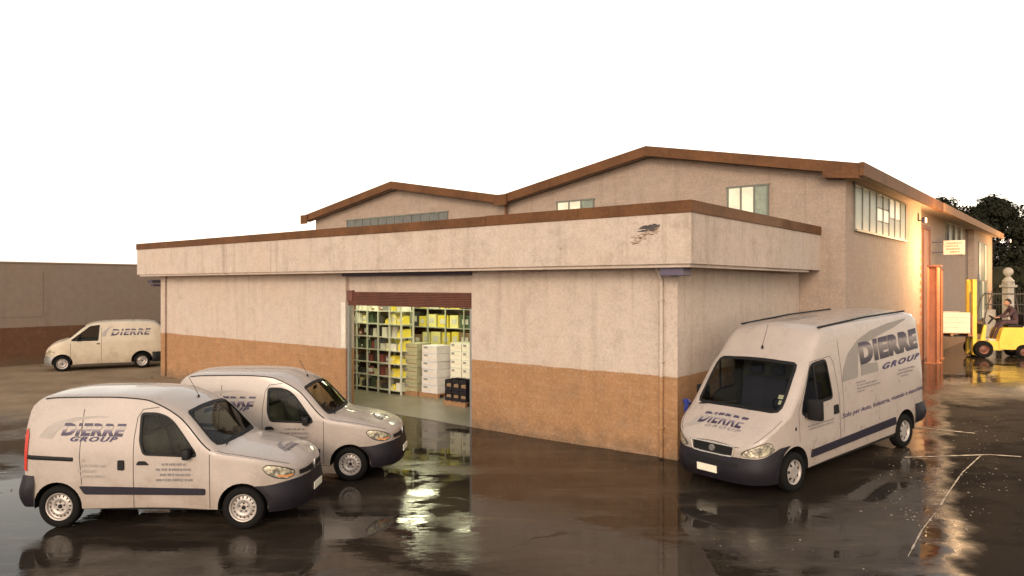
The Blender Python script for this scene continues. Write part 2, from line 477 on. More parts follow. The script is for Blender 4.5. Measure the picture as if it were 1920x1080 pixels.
# ------------------------------------------------------------------ ground
def ground_material():
    m, nt, b = new_mat('wet asphalt')
    tc = nt.nodes.new('ShaderNodeTexCoord').outputs['Object']
    sep = nt.nodes.new('ShaderNodeSeparateXYZ')
    nt.links.new(tc, sep.inputs[0])
    n_big = noise(nt, 0.16, 5.0, 0.6, vec=tc)
    n_mid = noise(nt, 0.7, 6.0, 0.65, vec=tc)
    n_fin = noise(nt, 28.0, 4.0, 0.7, vec=tc)
    n_grit = noise(nt, 140.0, 2.0, 0.6, vec=tc)
    # dry pale yard in the left rear alley: ragged edge across Y
    yy = math_n(nt, 'ADD', sep.outputs[1], math_n(nt, 'MULTIPLY', math_n(nt, 'SUBTRACT', n_mid, 0.5), 7.0))
    dry_l = math_n(nt, 'MULTIPLY', ramp(nt, yy, 15.5, 20.5), ramp(nt, sep.outputs[0], -5.0, -7.5))
    # right hand edge painted dark and matte, standing in for a dark reflection
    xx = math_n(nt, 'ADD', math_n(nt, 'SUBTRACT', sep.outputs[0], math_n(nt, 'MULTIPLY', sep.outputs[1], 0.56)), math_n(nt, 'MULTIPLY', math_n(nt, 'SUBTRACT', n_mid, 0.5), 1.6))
    dark_r = math_n(nt, 'MULTIPLY', ramp(nt, xx, 0.1, 0.7), ramp(nt, yy, 22.0, 18.0))
    base = mixc(nt, ramp(nt, n_mid, 0.3, 0.7), (0.014, 0.011, 0.008), (0.038, 0.028, 0.020))
    base = mixc(nt, ramp(nt, n_big, 0.45, 0.7), base, (0.060, 0.044, 0.030))
    pale = mixc(nt, ramp(nt, n_mid, 0.3, 0.7), (0.20, 0.140, 0.088), (0.34, 0.25, 0.16))
    base = mixc(nt, ramp(nt, noise(nt, 0.9, 7.0, 0.72, vec=tc, stretch=(0.35, 1.3, 1.0)), 0.50, 0.66, 0.0, 0.7), base, (0.085, 0.064, 0.044))
    vor = nt.nodes.new('ShaderNodeTexVoronoi')
    vor.feature = 'DISTANCE_TO_EDGE'
    vor.inputs['Scale'].default_value = 0.33
    wv = nt.nodes.new('ShaderNodeVectorMath'); wv.operation = 'MULTIPLY_ADD'
    nn = nt.nodes.new('ShaderNodeTexNoise'); nn.inputs['Scale'].default_value = 1.4; nn.inputs['Detail'].default_value = 6.0
    nt.links.new(tc, nn.inputs['Vector'])
    nt.links.new(nn.outputs['Color'], wv.inputs[0]); wv.inputs[1].default_value = (0.9, 0.9, 0.0); nt.links.new(tc, wv.inputs[2])
    nt.links.new(wv.outputs[0], vor.inputs['Vector'])
    crack = math_n(nt, 'MULTIPLY', ramp(nt, vor.outputs['Distance'], 0.010, 0.003), ramp(nt, n_big, 0.54, 0.60))
    base = mixc(nt, dry_l, base, pale)
    base = mixc(nt, crack, base, (0.008, 0.006, 0.005))
    base = mixc(nt, ramp(nt, n_fin, 0.35, 0.75, 0.0, 0.35), base, (0.018, 0.014, 0.011))
    base = mixc(nt, dark_r, base, mixc(nt, n_fin, (0.008, 0.006, 0.005), (0.026, 0.018, 0.013)))
    nt.links.new(base, b.inputs['Base Color'])
    swirl = noise(nt, 0.9, 7.0, 0.72, vec=tc, stretch=(0.35, 1.3, 1.0))
    pud = ramp(nt, math_n(nt, 'ADD', math_n(nt, 'MULTIPLY', n_mid, 0.5), math_n(nt, 'MULTIPLY', swirl, 0.5)), 0.49, 0.60)                       # 1 = damp film, 0 = standing water
    rough = math_n(nt, 'ADD', 0.008, math_n(nt, 'MULTIPLY', pud, 0.15))
    dry_dark = math_n(nt, 'MINIMUM', math_n(nt, 'ADD', dry_l, dark_r), 1.0)
    rough = math_n(nt, 'ADD', rough, math_n(nt, 'MULTIPLY', dry_dark, 0.62))
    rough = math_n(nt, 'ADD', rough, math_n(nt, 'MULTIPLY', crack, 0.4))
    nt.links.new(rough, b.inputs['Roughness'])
    nt.links.new(ramp(nt, dry_dark, 0.0, 1.0, 0.22, 0.03), b.inputs['Specular IOR Level'])
    b.inputs['IOR'].default_value = 1.36
    rip = noise(nt, 2.2, 4.0, 0.6, vec=tc, stretch=(0.8, 1.6, 1.0))
    h = math_n(nt, 'ADD', math_n(nt, 'MULTIPLY', rip, 0.22), math_n(nt, 'MULTIPLY', math_n(nt, 'MULTIPLY', n_fin, pud), 0.30))
    h = math_n(nt, 'ADD', h, math_n(nt, 'MULTIPLY', math_n(nt, 'MULTIPLY', n_grit, math_n(nt, 'ADD', pud, dry_dark)), 0.22))
    bump(nt, b, h, 0.22, 0.03)
    return m
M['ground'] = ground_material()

def build_ground():
    xs = [-600, -300, -150, -80, -50] + [-36 + i * 0.75 for i in range(101)] + [50, 80, 150, 300, 600]
    ys = [-300, -100, -40, -10] + [-2 + i * 0.75 for i in range(77)] + [65, 90, 150, 300, 600, 900]
    v = [(x, y, ground_z(x, y)) for y in ys for x in xs]
    n = len(xs)
    f = [(j * n + i, j * n + i + 1, (j + 1) * n + i + 1, (j + 1) * n + i) for j in range(len(ys) - 1) for i in range(n - 1)]
    me = bpy.data.meshes.new('ground')
    me.from_pydata(v, [], f)
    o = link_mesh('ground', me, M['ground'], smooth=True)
    tag(o, kind='structure')
build_ground()

def ground_strip(name, pts, w, material):
    """painted line laid 5 mm above the tarmac, worn edge"""
    vs_, fs_ = [], []
    P = [Vector((p[0], p[1], 0)) for p in pts]
    dense = []
    for p, q in zip(P[:-1], P[1:]):
        k = max(2, int((q - p).length / 0.09))
        dense += [p.lerp(q, i / k) for i in range(k)]
    dense.append(P[-1])
    for i, p in enumerate(dense):
        d = (dense[min(i + 1, len(dense) - 1)] - dense[max(i - 1, 0)]).normalized()
        nrm = Vector((-d.y, d.x, 0))
        ww = w * random.uniform(0.25, 1.15) / 2
        for s in (-1, 1):
            q = p + nrm * ww * s
            vs_.append((q.x, q.y, ground_z(q.x, q.y) + 0.006))
    for i in range(len(dense) - 1):
        fs_.append((2 * i, 2 * i + 1, 2 * i + 3, 2 * i + 2))
    me = bpy.data.meshes.new(name)
    me.from_pydata(vs_, [], fs_)
    return link_mesh(name, me, material)

# ------------------------------------------------------------------ far raised shape, added in place of a patch of dusk sky
def build_sky_backdrop():
    vs_, fs_ = [], []
    n = 60
    for i in range(n + 1):
        x = 215 + 300 * i / n
        h = 33 * math.sin(math.pi * min(1, i / n * 1.0)) ** 0.6 + 1.2 * math.sin(i * 0.9)
        for (dy, k) in ((0, 0.0), (40, 0.75), (80, 1.0), (170, 0.0)):
            vs_.append((x, 400 + dy, -1 + max(0, h) * k))
    for i in range(n):
        for k in range(3):
            a = i * 4 + k
            fs_.append((a, a + 4, a + 5, a + 1))
    me = bpy.data.meshes.new('sky_backdrop')
    me.from_pydata(vs_, [], fs_)
    tag(link_mesh('sky_backdrop', me, M['sky_backdrop'], smooth=True), kind='structure')
build_sky_backdrop()

# ------------------------------------------------------------------ the flat roofed warehouse in front
BX = 7.25            # depth of the low block
AX = 21.1            # length of its front
DOOR0, DOOR1 = 5.36, 10.14
goods_white = paint('white jamb paint', (0.62, 0.56, 0.46), 0.6, var=0.2, scale=3)
def build_warehouse():
    t = thing('warehouse', 'low flat roofed warehouse with pale render, ochre dado and open roller shutter', 'warehouse', CORNER, BRZ)
    # local axes: x = depth b, y = along the front a, z up
    w = MB()
    w.box(0, 0.3, 0, DOOR0, -0.1, 3.8)
    w.box(0, 0.3, DOOR1, AX, -0.1, 3.8)
    w.box(0.12, 0.3, DOOR0, DOOR1, 3.22, 3.8)
    w.obj('wall', M['wall'], t)
    w = MB(); w.box(0.3, BX, 0, 0.3, -0.1, 3.8); w.obj('wall', M['wall'], t)
    w = MB(); w.box(0.3, BX + 0.3, AX - 0.3, AX, -0.1, 3.8); w.obj('wall', M['wall'], t)
    # corner strip proud of both walls
    w = MB(); w.box(-0.025, 0.0, -0.02, 0.34, -0.1, 3.8, 0.006); w.obj('corner_pilaster', M['wall'], t)
    w = MB(); w.box(-0.03, 0.0, AX - 0.28, AX + 0.02, -0.1, 3.8, 0.006); w.obj('corner_pilaster', M['wall'], t)
    # projecting parapet
    o = 0.55
    p = MB()
    p.box(-o, -o + 0.2, -o, AX + 0.8, 3.8, 4.74)
    p.obj('parapet', M['parapet'], t)
    p = MB(); p.box(-o + 0.2, BX, -o, -o + 0.2, 3.8, 4.74); p.obj('parapet', M['parapet'], t)
    p = MB(); p.box(-o + 0.2, BX, AX + 0.6, AX + 0.8, 3.8, 4.74); p.obj('parapet', M['parapet'], t)
    p = MB()
    p.box(-o + 0.2, 0.3, -o + 0.2, AX + 0.6, 3.84, 3.96)
    p.box(0.3, BX, -o + 0.2, 0.3, 3.84, 3.96)
    p.obj('soffit', M['parapet'], t)
    p = MB()
    p.box(-o + 0.05, -o + 0.16, -o + 0.05, AX + 0.7, 3.735, 3.8)
    p.box(-o + 0.16, BX - 0.8, -o + 0.05, -o + 0.16, 3.735, 3.8)
    p.obj('drip_moulding', M['parapet'], t)
    cr_ = random.Random(2)
    n_c, a0, a1 = 9, -o - 0.03, AX + 0.83
    for k in range(n_c):
        e = cr_.uniform(-0.006, 0.006)
        c = MB(); c.box(-o - 0.03 + e, -o + 0.26, a0 + (a1 - a0) * k / n_c + 0.004, a0 + (a1 - a0) * (k + 1) / n_c - 0.004, 4.74, 4.96 + e, 0.008); c.obj('coping', M['brown'], t)
    for k in range(3):
        e = cr_.uniform(-0.006, 0.006)
        b0, b1 = -o + 0.265, BX - 0.01
        c = MB(); c.box(b0 + (b1 - b0) * k / 3 + 0.004, b0 + (b1 - b0) * (k + 1) / 3 - 0.004, -o - 0.03 + e, -o + 0.26, 4.74, 4.96 + e, 0.008); c.obj('coping', M['brown'], t)
    r = MB(); r.box(-o + 0.2, BX, -o + 0.2, AX + 0.6, 4.3, 4.4); r.obj('roof', M['roofdeck'], t)
    # door: lintel beam, roller shutter box, shutter, guide rails, jamb
    l = MB(); l.box(-0.06, 0.0, DOOR0 - 0.02, DOOR1 + 0.1, 3.65, 3.735); l.obj('lintel_beam', M['darksteel'], t)
    s = MB()
    nz = 9
    for k in range(nz):
        z0 = 2.84 + k * 0.38 / nz
        s.prism([(0.075, z0), (0.055, z0 + 0.012), (0.055, z0 + 0.030), (0.078, z0 + 0.38 / nz - 0.0005), (0.10, z0 + 0.38 / nz - 0.0005), (0.10, z0)], DOOR0 + 0.02, DOOR1 - 0.02, 'Y')
    s.obj('roller_shutter', M['rust'], t)
    s = MB(); s.box(0.02, 0.12, DOOR1 - 0.26, DOOR1 - 0.02, 2.96, 3.26, 0.01); s.obj('shutter_motor', M['rust'], t)
    s = MB(); s.box(-0.012, 0.0, DOOR1, DOOR1 + 0.19, 1.64, 2.92, 0.004); s.obj('door_jamb', goods_white, t)
    for a in (DOOR0 + 0.02, DOOR1 - 0.10):
        s = MB(); s.box(0.04, 0.13, a, a + 0.08, 0, 2.84, 0.005); s.obj('guide_rail', M['steel'], t)
    # corner downpipe, lilac box under the parapet
    d = MB()
    d.tube([(-0.08, 0.30, 0.05), (-0.08, 0.30, 3.5), (-0.25, 0.30, 3.76)], 0.042, 10)
    for z in (0.6, 1.9, 3.1):
        d.box(-0.13, -0.02, 0.245, 0.355, z, z + 0.035)
    d.obj('downpipe', M['wall'], t, True)
    d = MB(); d.box(-0.42, -0.06, -0.32, 0.16, 3.58, 3.733, 0.015)
    d.obj('junction_box', M['lilac'], t)
    d = MB(); d.box(-0.34, -0.02, AX + 0.03, AX + 0.36, 3.48, 3.60); d.box(-0.30, -0.02, AX + 0.03, AX + 0.22, 3.36, 3.45)
    d.obj('bracket', M['darksteel'], t)
    d = MB(); d.tube([(-0.07, AX - 0.38, 0.05), (-0.07, AX - 0.38, 3.75)], 0.04, 10); d.obj('downpipe', M['wall'], t, True)
    # inside
    f = MB(); f.box(0.02, 9.0, 0.3, AX - 0.3, -0.1, 0.012); f.obj('floor', M['concrete'], t)
    f = MB(); f.box(9.0, 9.2, 0.3, AX - 0.3, -0.1, 3.84); f.obj('inner_wall', M['innerwall'], t)
    f = MB(); f.box(0.31, 8.99, 0.31, AX - 0.31, 3.70, 3.78); f.obj('ceiling', M['innerwall'], t)
    # flaking patch high on the parapet
    rnd = random.Random(3)
    fl = MB()
    def blob(cy, cz, ry, rz, n=18, x=-o - 0.004, th=0.006):
        pts = []
        for i in range(n):
            a = 2 * math.pi * i / n
            k = rnd.uniform(0.6, 1.25)
            pts.append((cy + ry * k * math.cos(a), cz + rz * k * math.sin(a)))
        fl.prism(pts, x, x + th, 'X')
    blob(0.33, 4.50, 0.20, 0.045, x=-o - 0.006); blob(0.20, 4.53, 0.12, 0.035, x=-o - 0.008); blob(0.42, 4.44, 0.12, 0.018, x=-o - 0.004); blob(0.24, 4.45, 0.09, 0.022, x=-o - 0.010)
    fl.obj('bare_patch', M['flake'], t)
    fl = MB()
    for i in range(46):
        u = rnd.random()
        cy = 0.10 + 0.60 * u
        cz = 4.48 - 0.22 * u + rnd.uniform(-0.10, 0.07)
        a = rnd.uniform(-0.5, 1.2)
        L = rnd.uniform(0.02, 0.06)
        blob(cy, cz, L, rnd.uniform(0.004, 0.012), 8, x=-o - 0.003 - 0.0002 * i, th=0.004)
    fl.obj('flaking_render', M['flakeedge'], t)
    return t
build_warehouse()

# ------------------------------------------------------------------ the gabled hall behind
PEAK1, VALLEY, PEAK2, LEFT_END = 4.43, 10.2, 16.0, 21.6
EAVE_A, HALL_END = -1.18, 39.5
def roof_z(a):
    """top of the roof above distance a"""
    if a < PEAK1: return 6.50 + (a + 1.55) / (PEAK1 + 1.55) * 1.15
    if a < VALLEY: return 7.65 - (a - PEAK1) / (VALLEY - PEAK1) * 1.05
    if a < PEAK2: return 6.60 + (a - VALLEY) / (PEAK2 - VALLEY) * 1.02
    return 7.62 - (a - PEAK2) / (LEFT_END + 0.4 - PEAK2) * 1.04
def build_hall():
    t = thing('workshop_hall', 'twin gabled workshop hall with brown roof edges behind the flat warehouse', 'hall', CORNER, BRZ)
    base = -0.1
    g = MB()
    prof = [(EAVE_A, base), (EAVE_A, roof_z(EAVE_A) - 0.28), (PEAK1, roof_z(PEAK1) - 0.28), (VALLEY, roof_z(VALLEY) - 0.28), (PEAK2, roof_z(PEAK2) - 0.28), (LEFT_END, roof_z(LEFT_END) - 0.28), (LEFT_END, base)]
    # front gable wall above the low block only needs its outer leaf
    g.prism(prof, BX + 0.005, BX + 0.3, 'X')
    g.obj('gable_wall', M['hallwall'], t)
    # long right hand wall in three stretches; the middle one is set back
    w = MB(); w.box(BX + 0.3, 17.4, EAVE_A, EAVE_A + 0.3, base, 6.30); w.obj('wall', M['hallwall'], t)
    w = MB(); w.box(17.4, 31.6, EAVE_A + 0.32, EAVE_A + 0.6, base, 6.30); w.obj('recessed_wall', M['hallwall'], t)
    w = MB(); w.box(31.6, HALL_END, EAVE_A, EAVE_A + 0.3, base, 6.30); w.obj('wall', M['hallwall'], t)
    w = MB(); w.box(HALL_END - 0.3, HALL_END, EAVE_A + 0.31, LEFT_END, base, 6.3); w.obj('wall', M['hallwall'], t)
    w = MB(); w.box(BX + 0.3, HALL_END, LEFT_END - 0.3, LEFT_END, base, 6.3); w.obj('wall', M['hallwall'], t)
    # roof slopes
    def slope(name, a0, z0, a1, z1, mat, th=0.10, b0=6.95, b1=HALL_END + 0.3, drop=0.06):
        m = MB()
        m.prism([(a0, z0 - drop), (a1, z1 - drop), (a1, z1 - drop - th), (a0, z0 - drop - th)], b0, b1, 'X')
        m.obj(name, mat, t)
    es = [(-1.60, PEAK1), (PEAK1, VALLEY), (VALLEY, PEAK2), (PEAK2, LEFT_END + 0.4)]
    for a0, a1 in es:
        z0, z1 = roof_z(a0 + 1e-6), roof_z(a1 - 1e-6)
        slope('roof', a0, z0, a1, z1, M['roofdeck'])
        # brown barge board on the gable
        m = MB()
        m.prism([(a0, z0), (a1, z1), (a1, z1 - 0.30), (a0, z0 - 0.30)], 6.84, 6.947, 'X')
        m.obj('barge_board', M['brown'], t)
        m = MB()
        m.prism([(a0, z0 - 0.205), (a1, z1 - 0.205), (a1, z1 - 0.26), (a0, z0 - 0.26)], 6.95, BX + 0.004, 'X')
        m.obj('verge_soffit', M['hallwall'], t)
    # valley gutter box
    m = MB(); m.box(6.78, 6.83, VALLEY - 0.30, VALLEY + 0.26, 6.24, 6.62); m.obj('gutter_box', M['brown'], t)
    m = MB(); m.tube([(7.15, VALLEY, 4.5), (7.15, VALLEY, 6.3)], 0.05, 8); m.obj('downpipe', M['brown'], t)
    m = MB(); m.box(6.78, 6.83, LEFT_END + 0.02, LEFT_END + 0.5, 6.20, 6.60); m.obj('gutter_box', M['brown'], t)
    # eave fascia and soffit on the right side
    m = MB(); m.box(6.84, 18.6, -1.72, -1.61, 6.17, 6.505); m.obj('fascia', M['brown'], t)
    m = MB(); m.box(18.6, HALL_END + 0.4, -1.74, -1.61, 6.20, 6.505); m.obj('fascia', M['wood'], t)  # paler material stands in for lamp glow on this stretch of the eave
    m = MB(); m.box(BX + 0.31, HALL_END + 0.3, -1.605, EAVE_A + 0.7, 6.305, 6.36); m.obj('eave_soffit', M['hallwall'], t)
    m = MB(); m.prism([(-1.60, 6.196), (-0.72, 6.362), (-0.72, 6.20), (-1.60, 6.11)], 6.845, BX - 0.01, 'X'); m.obj('corbel', M['brown'], t)
    # gable windows
    def gable_window(a0, a1, z0, z1, n, mat):
        fr = MB()
        x0, x1 = BX - 0.035, BX + 0.004
        fr.box(x0, x1, a0 - 0.05, a1 + 0.05, z1, z1 + 0.05)
        fr.box(x0, x1, a0 - 0.05, a1 + 0.05, z0 - 0.05, z0)
        for k in range(n + 1):
            a = a0 + (a1 - a0) * k / n
            fr.box(x0 + 0.002, x1, a - 0.025, a + 0.025, z0, z1)
        fo = fr.obj('window', M['winframe'], t)
        for k in range(n):
            p = MB()
            p.box(BX - 0.012, BX + 0.003, a0 + (a1 - a0) * k / n + 0.025, a0 + (a1 - a0) * (k + 1) / n - 0.025, z0, z1)
            p.obj('pane', mat if not (k == 0 and mat is M['litpane']) else M['pane'], fo)
    gable_window(0.84, 1.99, 4.75, 6.18, 3, M['litpane'])
    gable_window(6.56, 8.01, 4.75, 6.20, 3, M['litpane'])
    gable_window(13.2, 19.3, 5.1, 6.22, 12, M['darkpane'])
    # long windows in the right hand wall
    def side_window(b0, b1, z0, z1, bays, wall_a, mats, trans):
        fr = MB()
        y0, y1 = wall_a - 0.04, wall_a - 0.002
        fr.box(b0 - 0.06, b1 + 0.06, y0, y1, z1, z1 + 0.06)
        fr.box(b0 - 0.06, b1 + 0.06, y0 - 0.05, y1, z0 - 0.06, z0)
        for k in range(bays + 1):
            b = b0 + (b1 - b0) * k / bays
            fr.box(b - 0.04, b + 0.04, y0 + 0.002, y1, z0, z1)
        fo = fr.obj('window', M['winframe'], t)
        for k in range(bays):
            s0, s1 = b0 + (b1 - b0) * k / bays + 0.04, b0 + (b1 - b0) * (k + 1) / bays - 0.04
            rows = trans[k % len(trans)]
            for r in range(rows):
                q0 = z0 + (z1 - z0) * r / rows + (0.02 if r else 0)
                q1 = z0 + (z1 - z0) * (r + 1) / rows - (0.02 if r < rows - 1 else 0)
                p = MB(); p.box(s0, s1, wall_a - 0.018, wall_a - 0.003, q0, q1)
                p.obj('pane', mats[(k * 3 + r) % len(mats)], fo)
    side_window(BX + 0.85, BX + 7.3, 4.92, 6.10, 8, EAVE_A, [M['pane'], M['litpane'], M['pane']], [1, 1, 1, 3, 3, 2, 2, 1])
    side_window(BX + 17.6, BX + 22.8, 5.0, 6.25, 6, EAVE_A + 0.32, [M['darkpane'], M['pane']], [1])
    side_window(BX + 26.0, BX + 29.5, 1.6, 5.7, 3, EAVE_A, [M['pane'], M['litpane']], [2])
    # tall orange sliding door in the recess
    d = MB(); d.box(17.5, 20.4, EAVE_A + 0.22, EAVE_A + 0.315, 0.3, 5.65); dd = d.obj('sliding_door', M['dulldoor'], t)
    d = MB()
    for b in (17.52, 18.9, 20.28):
        d.box(b, b + 0.09, EAVE_A + 0.17, EAVE_A + 0.22, 0.35, 5.6)
    d.box(17.5, 20.4, EAVE_A + 0.165, EAVE_A + 0.218, 5.60, 5.72)
    d.obj('door_frame', M['rust'], dd)
    # red and white warning strip on the pier
    for k in range(14):
        d = MB(); d.box(17.15, 17.33, EAVE_A - 0.012, EAVE_A, 0.9 + k * 0.28, 0.9 + k * 0.28 + 0.15); d.obj('warning_stripe', M['orange'], t)
build_hall()

def floodlight(b, a, z, aim, power, label):
    t = thing('floodlight', label, 'lamp', wpos(b, a, z), BRZ)
    m = MB(); m.box(-0.14, 0.14, -0.12, 0.0, -0.10, 0.10, 0.02); m.box(-0.03, 0.03, 0.0, 0.12, -0.02, 0.02); m.obj('housing', M['darksteel'], t)
    m = MB(); m.box(-0.12, 0.12, -0.126, -0.121, -0.08, 0.08); m.obj('lens', M['lamp'], t)
    ld = bpy.data.lights.new('floodlight', 'POINT')
    ld.energy = power
    ld.color = (1.0, 0.60, 0.28)
    ld.shadow_soft_size = 0.12
    lo = bpy.data.objects.new('floodlight_glow', ld)
    COL.objects.link(lo)
    lo.parent = t
    lo.location = (0.0, -1.7, -1.1)
floodlight(BX + 9.6, EAVE_A - 0.125, 5.75, None, 640, 'floodlight under the eave beside the long window of the hall')
floodlight(BX + 31.0, EAVE_A - 0.9, 6.0, None, 520, 'lit floodlight at the far end of the hall eave')

# ------------------------------------------------------------------ left boundary building wall
def build_left_wall():
    p0 = Vector((-21.3, 30.3, 0)) - D2 * 7.0
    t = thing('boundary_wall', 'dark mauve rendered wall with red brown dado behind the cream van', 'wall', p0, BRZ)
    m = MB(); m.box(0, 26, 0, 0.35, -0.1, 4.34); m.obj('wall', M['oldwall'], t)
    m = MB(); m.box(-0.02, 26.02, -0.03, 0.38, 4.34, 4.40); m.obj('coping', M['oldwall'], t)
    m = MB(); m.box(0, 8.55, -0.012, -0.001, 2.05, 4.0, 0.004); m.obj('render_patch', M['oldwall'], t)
build_left_wall()

# ------------------------------------------------------------------ vans: lofted body shells cut as panels
def pchip(tab):
    xs = [p[0] for p in tab]; ys = [p[1] for p in tab]
    n = len(xs)
    h = [xs[i + 1] - xs[i] for i in range(n - 1)]
    dl = [(ys[i + 1] - ys[i]) / h[i] for i in range(n - 1)]
    m = [dl[0]] + [0.0] * (n - 2) + [dl[-1]]
    for i in range(1, n - 1):
        if dl[i - 1] * dl[i] > 0:
            w1, w2 = 2 * h[i] + h[i - 1], h[i] + 2 * h[i - 1]
            m[i] = (w1 + w2) / (w1 / dl[i - 1] + w2 / dl[i])
    def f(x):
        if x <= xs[0]: return ys[0]
        if x >= xs[-1]: return ys[-1]
        k = 0
        while x > xs[k + 1]: k += 1
        t = (x - xs[k]) / h[k]
        return ((1 + 2 * t) * (1 - t) ** 2 * ys[k] + t * (1 - t) ** 2 * h[k] * m[k] + t * t * (3 - 2 * t) * ys[k + 1] + t * t * (t - 1) * h[k] * m[k + 1])
    return f

def inside(pts, poly):
    """vectorised point in polygon"""
    x, y = pts[:, 0], pts[:, 1]
    c = np.zeros(len(pts), bool)
    n = len(poly)
    for i in range(n):
        x1, y1 = poly[i]; x2, y2 = poly[(i + 1) % n]
        if y1 == y2: continue
        k = ((y1 > y) != (y2 > y)) & (x < (x2 - x1) * (y - y1) / (y2 - y1) + x1)
        c ^= k
    return c

def densify(poly, step=0.04):
    out = []
    n = len(poly)
    for i in range(n):
        p, q = poly[i], poly[(i + 1) % n]
        L = math.hypot(q[0] - p[0], q[1] - p[1])
        k = max(1, int(L / step))
        out += [(p[0] + (q[0] - p[0]) * j / k, p[1] + (q[1] - p[1]) * j / k) for j in range(k)]
    return out

def rounded(poly, r, n=4):
    """round the corners of a polygon"""
    out = []
    N = len(poly)
    for i in range(N):
        p, c, q = (Vector(poly[i - 1]), Vector(poly[i]), Vector(poly[(i + 1) % N]))
        a = min(r, (p - c).length * 0.45); b = min(r, (q - c).length * 0.45)
        p1 = c + (p - c).normalized() * a; p2 = c + (q - c).normalized() * b
        for k in range(n + 1):
            t = k / n
            out.append(tuple(p1 * (1 - t) ** 2 + c * 2 * t * (1 - t) + p2 * t * t))
    return out

def grow(poly, d):
    """offset a polygon outwards by d"""
    n = len(poly)
    area = sum(poly[i][0] * poly[(i + 1) % n][1] - poly[(i + 1) % n][0] * poly[i][1] for i in range(n))
    s = 1 if area > 0 else -1
    out = []
    for i in range(n):
        p, c, q = Vector(poly[i - 1]), Vector(poly[i]), Vector(poly[(i + 1) % n])
        t = (q - p)
        if t.length < 1e-9: out.append(tuple(c)); continue
        t.normalize()
        out.append((c.x + t.y * s * d, c.y - t.x * s * d))
    return out

